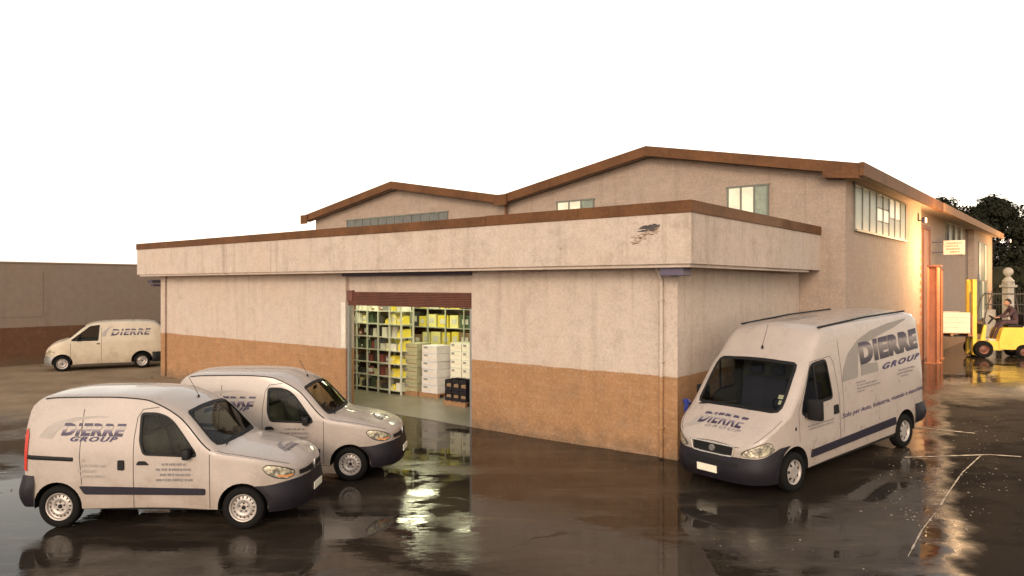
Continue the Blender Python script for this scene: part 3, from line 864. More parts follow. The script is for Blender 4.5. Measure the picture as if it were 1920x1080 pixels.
class Body:
    T1, T2, T3 = 1.5, 1.7, 2.5
    def __init__(self, zt, zs, W, z0, belt, lean, H, crown, rc, tuck=0.03):
        self.zt, self.zs, self.W = pchip(zt), pchip(zs), pchip(W)
        self.x0, self.x1 = zt[0][0], zt[-1][0]
        self.z0, self.belt, self.lean, self.H, self.crown, self.rc, self.tuck = z0, belt, lean, H, crown, rc, tuck
    def side_y(self, x, z):
        w = self.W(x)
        if z > self.belt:
            return w - self.lean * min(1.0, w / 0.7) * ((z - self.belt) / (self.H - self.belt)) ** 1.4
        return w - self.tuck * ((self.belt - z) / (self.belt - self.z0)) ** 2
    def corner(self, x):
        zs, zt = self.zs(x), self.zt(x)
        ys = self.side_y(x, zs)
        gap = max(0.02, zt - zs)
        r = min(self.rc, ys * 0.4, gap * 1.6)
        cr = min(self.crown, gap * 0.45)
        yr, zr = ys - r, zt - cr
        y1 = ys - 0.10 * (zr - zs)
        z1 = zr - 2 * cr / max(yr, 0.05) * (y1 - yr)
        z1 = max(z1, zs + 0.25 * (zr - zs))
        return ys, zs, y1, z1, yr, zr, cr, zt
    def S(self, x, t):
        T1, T2, T3 = self.T1, self.T2, self.T3
        ys, zs, y1, z1, yr, zr, cr, zt = self.corner(x)
        if t <= T1:
            z = self.z0 + (zs - self.z0) * t / T1
            return Vector((x, self.side_y(x, z), z))
        if t <= T2:
            u = (t - T1) / (T2 - T1)
            return Vector((x, ys * (1 - u) ** 2 + 2 * y1 * u * (1 - u) + yr * u * u, zs * (1 - u) ** 2 + 2 * z1 * u * (1 - u) + zr * u * u))
        k = 1 - (t - T2) / (T3 - T2)
        return Vector((x, yr * k, zt - cr * k * k))
    def side_t(self, x, z):
        return self.T1 * (z - self.z0) / (self.zs(x) - self.z0)
    def top_t(self, frac):
        return self.T2 + (self.T3 - self.T2) * (1 - frac)
    def top_pt(self, x, y):
        ys, zs, y1, z1, yr, zr, cr, zt = self.corner(x)
        return self.S(x, self.top_t(min(1.0, abs(y) / yr)))
    def N(self, x, t):
        e = 0.004
        xa, xb = max(self.x0, x - e), min(self.x1, x + e)
        ta, tb = max(0, t - e), min(self.T3, t + e)
        dx = self.S(xb, t) - self.S(xa, t)
        dt = self.S(x, tb) - self.S(x, ta)
        n = dt.cross(dx)
        if n.length < 1e-9: return Vector((0, 0, 1))
        n.normalize()
        # outward has positive y on the side, positive z on top
        if n.y + n.z + 0.3 * n.x < 0: n = -n
        return n
    def patch(self, outer, holes=(), off=0.0, gx=0.06, gt=0.09, both=True, xs=None, bulge=0.0):
        """triangulated piece of the shell, bounded by polygons in (x, t); returns verts, faces of the y>0 half"""
        loops = [densify(outer, 0.035)] + [densify(h, 0.03) for h in holes]
        pts, edges = [], []
        for L in loops:
            s = len(pts)
            pts += L
            edges += [(s + i, s + (i + 1) % len(L)) for i in range(len(L))]
        X0, X1 = min(p[0] for p in outer), max(p[0] for p in outer)
        Ta, Tb = min(p[1] for p in outer), max(p[1] for p in outer)
        gxs = list(np.arange(X0 + gx / 2, X1, gx)) + (xs or [])
        grid = np.array([(x, t) for x in gxs for t in np.arange(Ta + gt / 2, Tb, gt)] or [(X0 - 9, 0)])
        ok = inside(grid, loops[0])
        for h in loops[1:]:
            ok &= ~inside(grid, h)
        bd = np.array(pts)
        grid = grid[ok]
        if len(grid):
            d = np.min(np.hypot(grid[:, None, 0] - bd[None, :, 0], grid[:, None, 1] - bd[None, :, 1]), axis=1)
            grid = grid[d > 0.014]
        allp = [Vector(p) for p in pts] + [Vector((float(g[0]), float(g[1]))) for g in grid]
        V, E, F, *_ = delaunay_2d_cdt(allp, edges, [], 0, 1e-6)
        cen = np.array([((V[f[0]].x + V[f[1]].x + V[f[2]].x) / 3, (V[f[0]].y + V[f[1]].y + V[f[2]].y) / 3) for f in F])
        keep = inside(cen, loops[0])
        for h in loops[1:]:
            keep &= ~inside(cen, h)
        verts = []
        for v in V:
            p = self.S(v.x, v.y)
            if off: p = p + self.N(v.x, v.y) * off
            verts.append(p)
        faces = []
        for f, k in zip(F, keep):
            if not k: continue
            a, b, c = V[f[0]], V[f[1]], V[f[2]]
            ar = (b.x - a.x) * (c.y - a.y) - (c.x - a.x) * (b.y - a.y)
            if abs(ar) < 1e-9: continue
            faces.append((f[0], f[2], f[1]) if ar > 0 else tuple(f))
        used = sorted({i for f in faces for i in f})
        mp = {u: i for i, u in enumerate(used)}
        return [verts[u] for u in used], [tuple(mp[i] for i in f) for f in faces]

def half_obj(name, vf, mode, material, parent, smooth=True):
    """mode 'both' mirrors and welds, 'L' keeps y>0, 'R' mirrors to y<0"""
    V, F = vf
    bm = bmesh.new()
    def add(s):
        vv = [bm.verts.new((p.x, p.y * s, p.z)) for p in V]
        for f in F:
            q = [vv[i] for i in f]
            bm.faces.new(q if s > 0 else q[::-1])
    if mode in ('both', 'L'): add(1)
    if mode in ('both', 'R'): add(-1)
    if mode == 'both':
        bmesh.ops.remove_doubles(bm, verts=bm.verts[:], dist=0.0006)
    me = bpy.data.meshes.new(name)
    bm.to_mesh(me)
    bm.free()
    o = link_mesh(name, me, material, parent)
    if smooth:
        me.polygons.foreach_set('use_smooth', [True] * len(me.polygons))
        me.set_sharp_from_angle(angle=R(42))
    return o

_text_cache = {}
def text_shape(s, shear=0.25, bold=0.02, spacing=1.0):
    """outline letters triangulated, scaled to a unit box"""
    key = (s, shear, bold, spacing)
    if key in _text_cache: return _text_cache[key]
    cu = bpy.data.curves.new('text', 'FONT')
    cu.body = s
    cu.shear = shear
    cu.offset = bold
    cu.space_character = spacing
    cu.resolution_u = 3
    cu.fill_mode = 'FRONT'
    o = bpy.data.objects.new('text', cu)
    COL.objects.link(o)
    dg = bpy.context.evaluated_depsgraph_get()
    me = bpy.data.meshes.new_from_object(o.evaluated_get(dg))
    bm = bmesh.new(); bm.from_mesh(me)
    bpy.data.objects.remove(o); bpy.data.curves.remove(cu); bpy.data.meshes.remove(me)
    xs = [v.co.x for v in bm.verts]; ys = [v.co.y for v in bm.verts]
    x0, x1, y0, y1 = min(xs), max(xs), min(ys), max(ys)
    for v in bm.verts:
        v.co.x = (v.co.x - x0) / (x1 - x0); v.co.y = (v.co.y - y0) / (y1 - y0)
    for k in range(1, 6):
        bmesh.ops.bisect_plane(bm, geom=bm.verts[:] + bm.edges[:] + bm.faces[:], plane_co=(0, k / 6, 0), plane_no=(0, 1, 0), dist=1e-6)
    bmesh.ops.triangulate(bm, faces=bm.faces[:])
    bm.verts.index_update()
    res = ([(v.co.x, v.co.y) for v in bm.verts], [tuple(v.index for v in f.verts) for f in bm.faces])
    bm.free()
    _text_cache[key] = res
    return res

def flat_print(name, shape, fn, material, parent):
    V, F = shape
    me = bpy.data.meshes.new(name)
    P = [fn(u, v) for u, v in V]
    me.from_pydata(P, [], F)
    me.update()
    o = link_mesh(name, me, material, parent)
    if name == 'small_print': o['kind'] = 'stuff'
    return o

def side_map(B, side, xa, xb, za, zb, ztilt=0.0, off=0.006):
    """unit box -> flank; u runs from xa to xb, v from za to zb"""
    def f(u, v):
        x = xa + (xb - xa) * u
        z = za + (zb - za) * v + ztilt * u
        return (x, side * (B.side_y(x, z) + off), z)
    return f

def bonnet_map(B, ya, yb, xa, xb, off=0.006, skew=0.0):
    """u runs across the bonnet from ya to yb, v up towards the windscreen from xa to xb"""
    def f(u, v):
        y = ya + (yb - ya) * u
        x = xa + (xb - xa) * v + skew * u
        p = B.top_pt(x, y)
        return (x, y, p.z + off)
    return f

def dash_shape(rows, seed, fill=0.75):
    """rows of small illegible print as broken strokes"""
    r = random.Random(seed)
    V, F = [], []
    n = len(rows)
    for k, (u0, u1) in enumerate(rows):
        v0 = 1 - (k + 0.75) / n
        v1 = v0 + 0.45 / n
        u = u0
        while u < u1 - 0.02:
            L = r.uniform(0.02, 0.07)
            e = min(u + L, u1)
            s = len(V)
            j = r.uniform(-0.06, 0.06) / n
            V += [(u, v0 + j), (e, v0), (e, v1), (u, v1 + j)]
            F.append((s, s + 1, s + 2)); F.append((s, s + 2, s + 3))
            u = e + r.uniform(0.006, 0.03) / fill
    return V, F

def poly_shape(pts):
    me_v = [Vector(p) for p in densify(pts, 0.08)]
    n = len(me_v)
    V, E, F, *_ = delaunay_2d_cdt(me_v, [(i, (i + 1) % n) for i in range(n)], [], 1, 1e-6)
    return [(v.x, v.y) for v in V], [tuple(f) for f in F]

def abs_side_map(B, side, off=0.004):
    return lambda x, z: (x, side * (B.side_y(x, z) + off), z)

_wheel_cache = {}
def wheel(parent, x, y, r, w, side, style, rim_r):
    """tyre and pressed steel rim; side +1 shows its face to +y"""
    key = (r, w, style, side)
    if key not in _wheel_cache:
        s = side
        t = MB()
        h = w / 2
        prof = [(rim_r, h * 0.75), (rim_r + 0.02, h * 0.98), (r - 0.06, h * 1.02), (r - 0.025, h * 0.93), (r - 0.006, h * 0.72), (r, h * 0.45), (r, -h * 0.45), (r - 0.006, -h * 0.72), (r - 0.03, -h), (rim_r, -h * 0.8)]
        t.lathe([(a, b * s) for a, b in prof], 48)
        tm = t.mesh('wheel', True)
        k = MB()
        if style == 'steel':
            prof = [(rim_r + 0.002, h * 0.72), (rim_r - 0.006, h * 0.84), (rim_r - 0.018, h * 0.80), (rim_r - 0.028, h * 0.42), (rim_r * 0.80, h * 0.36), (rim_r * 0.66, h * 0.46), (rim_r * 0.56, h * 0.60), (rim_r * 0.44, h * 0.56), (rim_r * 0.36, h * 0.40), (rim_r * 0.22, h * 0.42), (0.004, h * 0.42)]
            k.lathe([(a, b * s) for a, b in prof], 48, skip=lambda row, i: row == 4 and i % 3 == 0)
        else:
            prof = [(rim_r + 0.002, h * 0.72), (rim_r - 0.006, h * 0.86), (rim_r - 0.022, h * 0.80), (rim_r * 0.84, h * 0.55), (rim_r * 0.55, h * 0.72), (rim_r * 0.35, h * 0.78), (rim_r * 0.2, h * 0.70), (0.004, h * 0.72)]
            k.lathe([(a, b * s) for a, b in prof], 42, skip=lambda row, i: row == 3 and i % 6 in (0, 1))
        km = k.mesh('rim', True)
        c = MB()
        c.lathe([(rim_r + 0.001, h * 0.10 * s), (0.003, h * 0.06 * s)], 24)
        cm = c.mesh('brake_disc', True)
        u = MB(); u.cyl((0, h * 0.30 * s, 0), (0, h * 0.62 * s, 0), rim_r * 0.17, rim_r * 0.13, 14)
        for q in range(5):
            a = 2 * math.pi * q / 5 + 0.3
            u.cyl((rim_r * 0.30 * math.cos(a), h * 0.36 * s, rim_r * 0.30 * math.sin(a)), (rim_r * 0.30 * math.cos(a), h * 0.52 * s, rim_r * 0.30 * math.sin(a)), 0.012, 0.012, 6)
        um = u.mesh('hub_cap', True)
        _wheel_cache[key] = (tm, km, cm, um)
    tm, km, cm, um = _wheel_cache[key]
    o = link_mesh('wheel', tm, M['tyre'], parent)
    o.location = (x, y, r)
    link_mesh('rim', km, M['rim'], o)
    link_mesh('brake_disc', cm, M['black'], o)
    link_mesh('hub_cap', um, M['black'] if style == 'steel' else M['rim'], o)
    return o

def arch_pts(xc, zc, r, zl, n=16):
    """lower edge points round a wheel, from rear to front"""
    k = (zl - zc) / r
    a0 = math.pi - math.asin(max(-1, min(1, k)))
    a1 = math.asin(max(-1, min(1, k)))
    return [(xc + r * math.cos(a0 + (a1 - a0) * i / n), zc + r * math.sin(a0 + (a1 - a0) * i / n)) for i in range(n + 1)]

def wheel_well(parent, B, xc, zc, r, zl, side, depth=0.42):
    """black liner behind the arch and a thin dark lip round it"""
    pts = arch_pts(xc, zc, r, zl)
    m = MB()
    bm = m.bm
    o_ = [bm.verts.new((x, side * (B.side_y(x, z) - 0.004), z)) for x, z in pts]
    i_ = [bm.verts.new((x, side * (B.side_y(xc, zc) - depth), z)) for x, z in pts]
    for k in range(len(pts) - 1):
        bm.faces.new((o_[k], o_[k + 1], i_[k + 1], i_[k]))
    c = bm.verts.new((xc, side * (B.side_y(xc, zc) - depth), zl))
    for k in range(len(pts) - 1):
        bm.faces.new((i_[k], i_[k + 1], c))
    m.obj('wheel_arch', M['black'], parent)

def skirt(B, x_start, z_lo, z_hi_fn, x_end_rear=False, off=0.02, rows=7, cols=34, bul=0.03, edge=None, belly=0.35):
    """wrap-round bumper following the plan outline of the body; front if x_end_rear is False"""
    V, F = [], []
    for r in range(rows + 1):
        f = r / rows
        # plan polyline for this row on the +y half
        zz = lambda x: z_lo + (z_hi_fn(x) - z_lo) * f
        xe = edge(f) if edge else x_start
        xend = B.x0 if x_end_rear else B.x1
        plan = []
        for k in range(25):
            u = k / 24
            u = 1 - (1 - u) ** 2
            x = xe + (xend - xe) * u
            plan.append(Vector((x, B.side_y(x, max(B.z0, zz(x))), 0)))
        plan.append(Vector((xend, 0, 0)))
        # resample by arc length
        d = [0.0]
        for p, q in zip(plan[:-1], plan[1:]): d.append(d[-1] + (q - p).length)
        row = []
        for c in range(cols + 1):
            s = d[-1] * c / cols
            k = 0
            while k < len(d) - 2 and d[k + 1] < s: k += 1
            p = plan[k].lerp(plan[k + 1], (s - d[k]) / max(1e-9, d[k + 1] - d[k]))
            row.append(p)
        prof = off + bul * (math.sin(math.pi * min(1.0, f * 1.05 + 0.02)) ** 0.8) - belly * 0.10 * max(0, 0.35 - f)
        for c, p in enumerate(row):
            a, b = row[max(c - 1, 0)], row[min(c + 1, cols)]
            t = (b - a).normalized()
            n = Vector((-t.y, t.x, 0)) if not x_end_rear else Vector((t.y, -t.x, 0))
            if n.y < 0 and c < cols // 2: n = -n
            if c == cols: n = Vector((-1 if x_end_rear else 1, 0, 0))
            taper = 1.0 if c > 2 else (0.45 + 0.18 * c)
            q = p + n * prof * taper
            V.append(Vector((q.x, max(0.0, q.y) if c < cols else 0.0, zz(p.x))))
    n = cols + 1
    for r in range(rows):
        for c in range(cols):
            q = (r * n + c, r * n + c + 1, (r + 1) * n + c + 1, (r + 1) * n + c)
            F.append(q[::-1] if not x_end_rear else q)
    # turn the top edge inwards
    s = len(V)
    for c in range(n):
        p = V[rows * n + c]
        k = 0.93 if c < cols else 1.0
        xin = p.x + (0.05 if x_end_rear else -0.05) * (c / cols)
        V.append(Vector((xin, p.y * 0.95, p.z + 0.004)))
    for c in range(cols):
        q = (rows * n + c, rows * n + c + 1, s + c + 1, s + c)
        F.append(q[::-1] if not x_end_rear else q)
    return V, F

def cap_obj(B, x, zlo, material, parent, name):
    """closes the flat end of the shell"""
    ring = []
    ts = [B.side_t(x, zlo) + (B.T1 - B.side_t(x, zlo)) * i / 10 for i in range(10)] + [B.T1 + (B.T3 - B.T1) * i / 14 for i in range(15)]
    half = [B.S(x, max(0, t)) for t in ts]
    pts = [(p.x, p.y, p.z) for p in half] + [(p.x, -p.y, p.z) for p in half[-2::-1]]
    m = MB()
    m.poly(pts)
    return m.obj(name, material, parent)

def make_seat(parent, x, y, z, mat, h=0.62):
    m = MB()
    m.box(x - 0.05, x + 0.45, y - 0.24, y + 0.24, z, z + 0.16, 0.05)
    Mx = Matrix.Translation((x, y, z + 0.1)) @ Matrix.Rotation(R(-14), 4, 'Y')
    m.box(-0.12, 0.05, -0.24, 0.24, 0.0, h, 0.06, Mx)
    m.box(-0.09, 0.03, -0.13, 0.13, h + 0.03, h + 0.22, 0.05, Mx)
    return m.obj('seat', mat, parent, True)

def steering(parent, x, y, z, r=0.19, tilt=-60):
    m = MB()
    m.lathe([(r + 0.014 * math.cos(a), 0.014 * math.sin(a)) for a in [2 * math.pi * k / 8 for k in range(9)]], 28, 'Z')
    for a in (0.2, 2.9, 4.7):
        m.cyl((0, 0, -0.01), (r * math.cos(a), r * math.sin(a), 0), 0.014, 0.012, 6)
    m.cyl((0, 0, -0.3), (0, 0, 0.0), 0.03, 0.05, 8)
    o = m.obj('steering_wheel', M['black'], parent, True)
    o.location = (x, y, z)
    o.rotation_euler = (0, R(tilt), 0)
    return o

def mirror_part(parent, x, y, z, side, w=0.11, h=0.15, d=0.17):
    m = MB()
    m.box(x - w / 2, x + w / 2, min(side * y, side * (y + d)), max(side * y, side * (y + d)), z, z + h, 0.035)
    m.box(x - 0.01, x + 0.05, min(side * (y - 0.08), side * (y + 0.03)), max(side * (y - 0.08), side * (y + 0.03)), z + 0.01, z + 0.07, 0.015)
    return m.obj('mirror', M['black'], parent, True)

def van_basis(o, fw, phi, pitch, fwx, y0):
    c, p = R(phi), R(pitch)
    Fv = Vector((math.cos(c) * math.cos(p), math.sin(c) * math.cos(p), -math.sin(p)))
    Lv = Vector((-math.sin(c), math.cos(c), 0))
    Uv = Fv.cross(Lv)
    org = Vector(fw) - Fv * fwx - Lv * y0
    o.matrix_world = Matrix(((Fv.x, Lv.x, Uv.x, org.x), (Fv.y, Lv.y, Uv.y, org.y), (Fv.z, Lv.z, Uv.z, org.z), (0, 0, 0, 1)))

def poly_side(B, pts):
    """(x, z) polygon on the flank into (x, t)"""
    return [(x, min(B.T1 * 0.995, B.side_t(x, z))) for x, z in densify(pts, 0.05)]

def build_shell(B, van, body_mat, lower, win, ws, arches, zl, rear_lo, front_lo, cabx):
    """body, glazing, seals and wheel wells of a van"""
    wt = poly_side(B, win)
    wst = [(x, B.top_t(f)) for x, f in densify(ws, 0.05)]
    lo_t = [(x, max(0.0, B.side_t(x, z))) for x, z in lower]
    outer = lo_t + [(B.x1, B.T3), (B.x0, B.T3)]
    # windscreen hole reaches the centre line: cut it slightly past so the halves weld
    hole_ws = [(x, t if t < B.T3 - 1e-4 else B.T3 + 0.02) for x, t in wst]
    xs = [B.x1 - d for d in (0.01, 0.025, 0.045, 0.075)] + [B.x0 + d for d in (0.01, 0.03, 0.06)]
    # build outer outline that dips round the windscreen along the centre line
    cx = sorted([p[0] for p in ws if p[1] <= 0.001])
    wb = [p for p in wst]
    k0 = [i for i, p in enumerate(wb) if p[1] > B.T3 - 1e-4]
    notch = [p for p in wb if p[1] <= B.T3 - 1e-4]
    # order the notch from front (large x) to rear (small x)
    front_pt, rear_pt = (max(cx), B.T3), (min(cx), B.T3)
    if (notch[0][0] - front_pt[0]) ** 2 > (notch[-1][0] - front_pt[0]) ** 2:
        notch = notch[::-1]
    outer = lo_t + [(B.x1, B.T3), front_pt] + notch + [rear_pt, (B.x0, B.T3)]
    body = half_obj('body', B.patch(outer, [wt], xs=xs), 'both', body_mat, van)
    gl = half_obj('windscreen', B.patch(wst, off=-0.006), 'both', M['glass'], van)
    for md in ('R', 'L'):
        half_obj('side_window', B.patch(wt, off=-0.008), md, M['glass'], van)
        half_obj('window_seal', B.patch(grow(wt, 0.014), [grow(wt, -0.022)], off=0.003), md, M['black'], van)
    # black band round the screen
    big = grow(wst, 0.016)
    sm = grow(wst, -0.035)
    big = [(x, min(t, B.T3)) for x, t in big]
    # strip as two thin bands: build outline along the notch only
    nb = [p for p in big if p[1] < B.T3 - 0.02]
    ns = [p for p in sm if p[1] < B.T3 - 0.055]
    def order(L):
        return L if L[0][0] > L[-1][0] else L[::-1]
    def from_front(L):
        # rotate so that the list starts at the centre line in front
        best = max(range(len(L)), key=lambda i: math.hypot(L[i][0] - L[i - 1][0], L[i][1] - L[i - 1][1]))
        return order(L[best:] + L[:best])
    nb, ns = from_front(nb), from_front(ns)
    nb = [(nb[0][0], B.T3)] + nb + [(nb[-1][0], B.T3)]
    ns = [(ns[0][0], B.T3)] + ns + [(ns[-1][0], B.T3)]
    half_obj('screen_seal', B.patch(nb + ns[::-1], off=0.003), 'both', M['black'], van)
    cap_obj(B, B.x0, rear_lo, body_mat, van, 'rear_door')
    cap_obj(B, B.x1, front_lo, body_mat, van, 'front_panel')
    for (xc, zc, r) in arches:
        for s in (-1, 1):
            wheel_well(van, B, xc, zc, r, zl, s)
    # dark floor pan, bulkhead, dashboard
    m = MB()
    wi = B.W(2.0) - 0.43
    m.box(B.x0 + 0.12, B.x1 - 0.15, -wi, wi, zl, zl + 0.10)
    xa = [arches[0][0] + arches[0][2] + 0.02, arches[1][0] - arches[1][2] - 0.02]
    m.box(xa[0], xa[1], -(B.W(2.0) - 0.04), B.W(2.0) - 0.04, zl + 0.002, zl + 0.09)
    m.obj('underbody', M['black'], van)
    m = MB()
    zt = B.zt(cabx) - 0.05
    yy = B.side_y(cabx, B.zs(cabx)) - 0.05
    yb = B.side_y(cabx, 0.9) - 0.03
    m.prism([(-yb, zl + 0.1), (yb, zl + 0.1), (yb, 1.1), (yy, B.zs(cabx) - 0.05), (yy - 0.12, zt - 0.02), (-yy + 0.12, zt - 0.02), (-yy, B.zs(cabx) - 0.05), (-yb, 1.1)], cabx - 0.03, cabx, 'X')
    m.obj('bulkhead', M['inside'], van)
    return wst

def seam_strip(B, van, pts, w=0.010):
    """dark shut line on both flanks along an (x, z) polyline"""
    m = MB()
    for s in (-1, 1):
        for p, q in zip(pts[:-1], pts[1:]):
            k = max(1, int(math.hypot(q[0] - p[0], q[1] - p[1]) / 0.12))
            for i in range(k):
                a = (p[0] + (q[0] - p[0]) * i / k, p[1] + (q[1] - p[1]) * i / k)
                b = (p[0] + (q[0] - p[0]) * (i + 1) / k, p[1] + (q[1] - p[1]) * (i + 1) / k)
                L = math.hypot(b[0] - a[0], b[1] - a[1])
                nx, nz = -(b[1] - a[1]) / L * w / 2, (b[0] - a[0]) / L * w / 2
                P = [(a[0] - nx, a[1] - nz), (b[0] - nx, b[1] - nz), (b[0] + nx, b[1] + nz), (a[0] + nx, a[1] + nz)]
                m.poly([(x, s * (B.side_y(x, z) + 0.002), z) for x, z in P])
    o = m.obj('shut_line', M['seam'], van)
    o['kind'] = 'stuff'
    return o

def side_block(B, van, name, pts, material, th=0.018, sides=(-1, 1), r=0.012):
    """raised block following the flank, outline in (x, z)"""
    pts = rounded(pts, r, 3)
    for s in sides:
        m = MB()
        bm = m.bm
        d = densify(pts, 0.08)
        a = [bm.verts.new((x, s * (B.side_y(x, z) - 0.01), z)) for x, z in d]
        inner = grow(d, -0.006)
        b = [bm.verts.new((x, s * (B.side_y(x, z) + th * 0.7), z)) for x, z in d]
        c = [bm.verts.new((x, s * (B.side_y(x, z) + th), z)) for x, z in inner]
        n = len(d)
        for i in range(n):
            j = (i + 1) % n
            bm.faces.new((a[i], a[j], b[j], b[i]))
            bm.faces.new((b[i], b[j], c[j], c[i]))
        f = bm.faces.new(c)
        bmesh.ops.triangulate(bm, faces=[f])
        o = m.obj(name, material, van, True)
    return o

# ---- compact delivery van (two of them in front)
KX = dict(front=3.28, rear=0.68)
KB = Body(
    zt=[(0.19, 1.52), (0.215, 1.64), (0.25, 1.74), (0.31, 1.815), (0.42, 1.86), (0.75, 1.88), (1.35, 1.885), (1.85, 1.865), (2.15, 1.79), (2.42, 1.655), (2.92, 1.165), (2.99, 1.125), (3.2, 1.09), (3.45, 1.045), (3.7, 0.985), (3.85, 0.935), (3.95, 0.885), (4.01, 0.84), (4.045, 0.79)],
    zs=[(0.19, 1.38), (0.215, 1.51), (0.25, 1.63), (0.31, 1.725), (0.42, 1.785), (0.75, 1.81), (1.35, 1.815), (1.85, 1.785), (2.1, 1.70), (2.37, 1.545), (2.84, 1.085), (2.95, 1.04), (3.2, 1.005), (3.45, 0.965), (3.7, 0.905), (3.85, 0.86), (3.95, 0.81), (4.01, 0.765), (4.045, 0.72)],
    W=[(0.19, 0.775), (0.24, 0.805), (0.4, 0.825), (0.9, 0.83), (3.0, 0.83), (3.3, 0.825), (3.5, 0.805), (3.68, 0.76), (3.8, 0.705), (3.9, 0.62), (3.97, 0.515), (4.01, 0.41), (4.035, 0.28), (4.045, 0.18)],
    z0=0.22, belt=1.02, lean=0.125, H=1.82, crown=0.055, rc=0.13)

def make_compact_van():
    van = thing('delivery_van', 'white compact delivery van nearest the camera with grey arc logo on its flank', 'van', (0, 0, 0), 0, 'white compact vans parked side by side')
    B = KB
    r = 0.295
    ar = 0.345
    zl = 0.27
    lower = [(0.19, 0.44)] + arch_pts(KX['rear'], r + 0.01, ar, zl + 0.01) + arch_pts(KX['front'], r + 0.01, ar, zl + 0.01)[:] + [(3.72, 0.40), (4.045, 0.40)]
    win = rounded([(1.84, 1.605), (2.06, 1.605), (2.20, 1.565), (2.31, 1.485), (2.44, 1.33), (2.635, 1.075), (2.625, 1.02), (1.90, 1.045), (1.845, 1.22)], 0.05, 3)
    ws = [(2.445, 0.0), (2.44, 0.6), (2.43, 0.90), (2.45, 0.975), (2.52, 0.985), (2.80, 0.985), (2.86, 0.96), (2.90, 0.80), (2.93, 0.4), (2.94, 0.0)]
    build_shell(B, van, M['white'], lower, win, ws, [(KX['rear'], r + 0.01, ar), (KX['front'], r + 0.01, ar)], zl, 0.44, 0.40, 1.74)
    for x in (KX['rear'], KX['front']):
        for s in (-1, 1):
            wheel(van, x, s * 0.715, r, 0.17, s, 'steel', 0.195)
    # bumpers
    edge = lambda f: KX['front'] + math.sqrt(max(0.0, ar ** 2 - max(0.0, (0.245 + 0.36 * f) - r) ** 2)) + 0.004
    half_obj('front_bumper', skirt(B, 3.6, 0.235, lambda x: 0.605 + 0.055 * sstep(x, 3.55, 4.0), edge=edge, off=0.018, bul=0.035), 'both', M['plastic'], van)
    redge = lambda f: 0.40 - 0.05 * f if f > 0.6 else KX['rear'] - ar + 0.01 + 0.02 * f
    half_obj('rear_bumper', skirt(B, 0.42, 0.30, lambda x: 0.735, True, edge=redge, off=0.03, bul=0.05), 'both', M['plastic'], van)
    # grille: two dark openings either side of a badge
    for s in (-1, 1):
        m = MB()
        pl = []
        for k in range(9):
            y = 0.07 + 0.43 * k / 8
            x = 4.045
            for xx in np.arange(3.8, 4.046, 0.005):
                if B.side_y(xx, 0.74) <= y: x = xx; break
            pl.append((x, y))
        a = [m.bm.verts.new((x + 0.012, s * y, 0.685 + 0.02 * k / 8)) for k, (x, y) in enumerate(pl)]
        b = [m.bm.verts.new((x + 0.004, s * y, 0.775 - 0.012 * k / 8)) for k, (x, y) in enumerate(pl)]
        for k in range(8):
            m.bm.faces.new((a[k], a[k + 1], b[k + 1], b[k]))
        m.obj('grille', M['black'], van)
    m = MB(); m.prism([(0, 0.665), (0.035, 0.73), (0, 0.795), (-0.035, 0.73)], 4.045, 4.062, 'X'); m.obj('badge', M['chrome'], van, bevel=0.004)
    m = MB(); m.box(4.10, 4.113, -0.19, 0.19, 0.40, 0.505, 0.003); m.obj('number_plate', M['plate'], van)
    # headlamps
    hl = [(3.56, 0.845), (3.60, 0.885), (3.72, 0.875), (3.86, 0.825), (3.93, 0.775), (3.93, 0.715), (3.86, 0.685), (3.72, 0.715), (3.62, 0.775)]
    for md in ('R', 'L'):
        half_obj('headlight', B.patch(poly_side(B, rounded(hl, 0.03)), off=0.009, gx=0.03, gt=0.04), md, M['lens'], van)
        half_obj('headlight_surround', B.patch(poly_side(B, rounded(grow(hl, 0.012), 0.03)), off=0.003, gx=0.03, gt=0.04), md, M['black'], van)
        half_obj('indicator', B.patch(poly_side(B, [(3.74, 0.728), (3.86, 0.70), (3.92, 0.718), (3.92, 0.74), (3.84, 0.73), (3.75, 0.752)]), off=0.013, gx=0.03, gt=0.04), md, M['amber'], van)
        tl = [(0.195, 0.80), (0.25, 0.80), (0.265, 1.30), (0.245, 1.40), (0.205, 1.32)]
        half_obj('tail_light', B.patch(poly_side(B, tl), off=0.012, gx=0.02, gt=0.05), md, M['redlens'], van)
    # side furniture
    side_block(B, van, 'side_trim', [(0.99, 0.60), (2.77, 0.575), (2.77, 0.485), (1.07, 0.485)], M['trim'], 0.02, r=0.03)
    side_block(B, van, 'slide_rail', [(0.24, 1.03), (0.91, 1.0), (0.91, 0.945), (0.24, 0.97)], M['black'], 0.012)
    side_block(B, van, 'door_handle', [(1.54, 0.965), (1.635, 0.965), (1.635, 0.825), (1.54, 0.825)], M['black'], 0.016, r=0.02)
    side_block(B, van, 'door_handle', [(1.80, 0.90), (1.83, 0.955), (1.93, 0.955), (1.985, 0.90)], M['black'], 0.016, r=0.02)
    seam_strip(B, van, [(1.76, 0.30), (1.76, 1.25), (1.79, 1.55), (1.86, 1.66), (2.08, 1.69)])
    seam_strip(B, van, [(2.83, 1.05), (2.83, 0.30)])
    seam_strip(B, van, [(1.02, 1.66), (1.0, 1.0), (1.03, 0.62)])
    for s in (-1, 1):
        m = MB()
        m.tube([(x, s * B.S(x, B.T1 + 0.12).y, B.S(x, B.T1 + 0.12).z - 0.002) for x in np.arange(2.92, 3.92, 0.05)], 0.005, 4)
        m.obj('bonnet_gap', M['seam'], van)
    # roof gutter lines
    for s in (-1, 1):
        g = MB()
        pts = []
        for k in range(40):
            x = 0.45 + (2.84 - 0.45) * k / 39
            p = B.S(x, B.T1 + 0.02)
            pts.append((p.x, s * (p.y + 0.003), p.z + 0.003))
        g.tube(pts, 0.009, 5)
        g.obj('roof_gutter', M['black'], van)
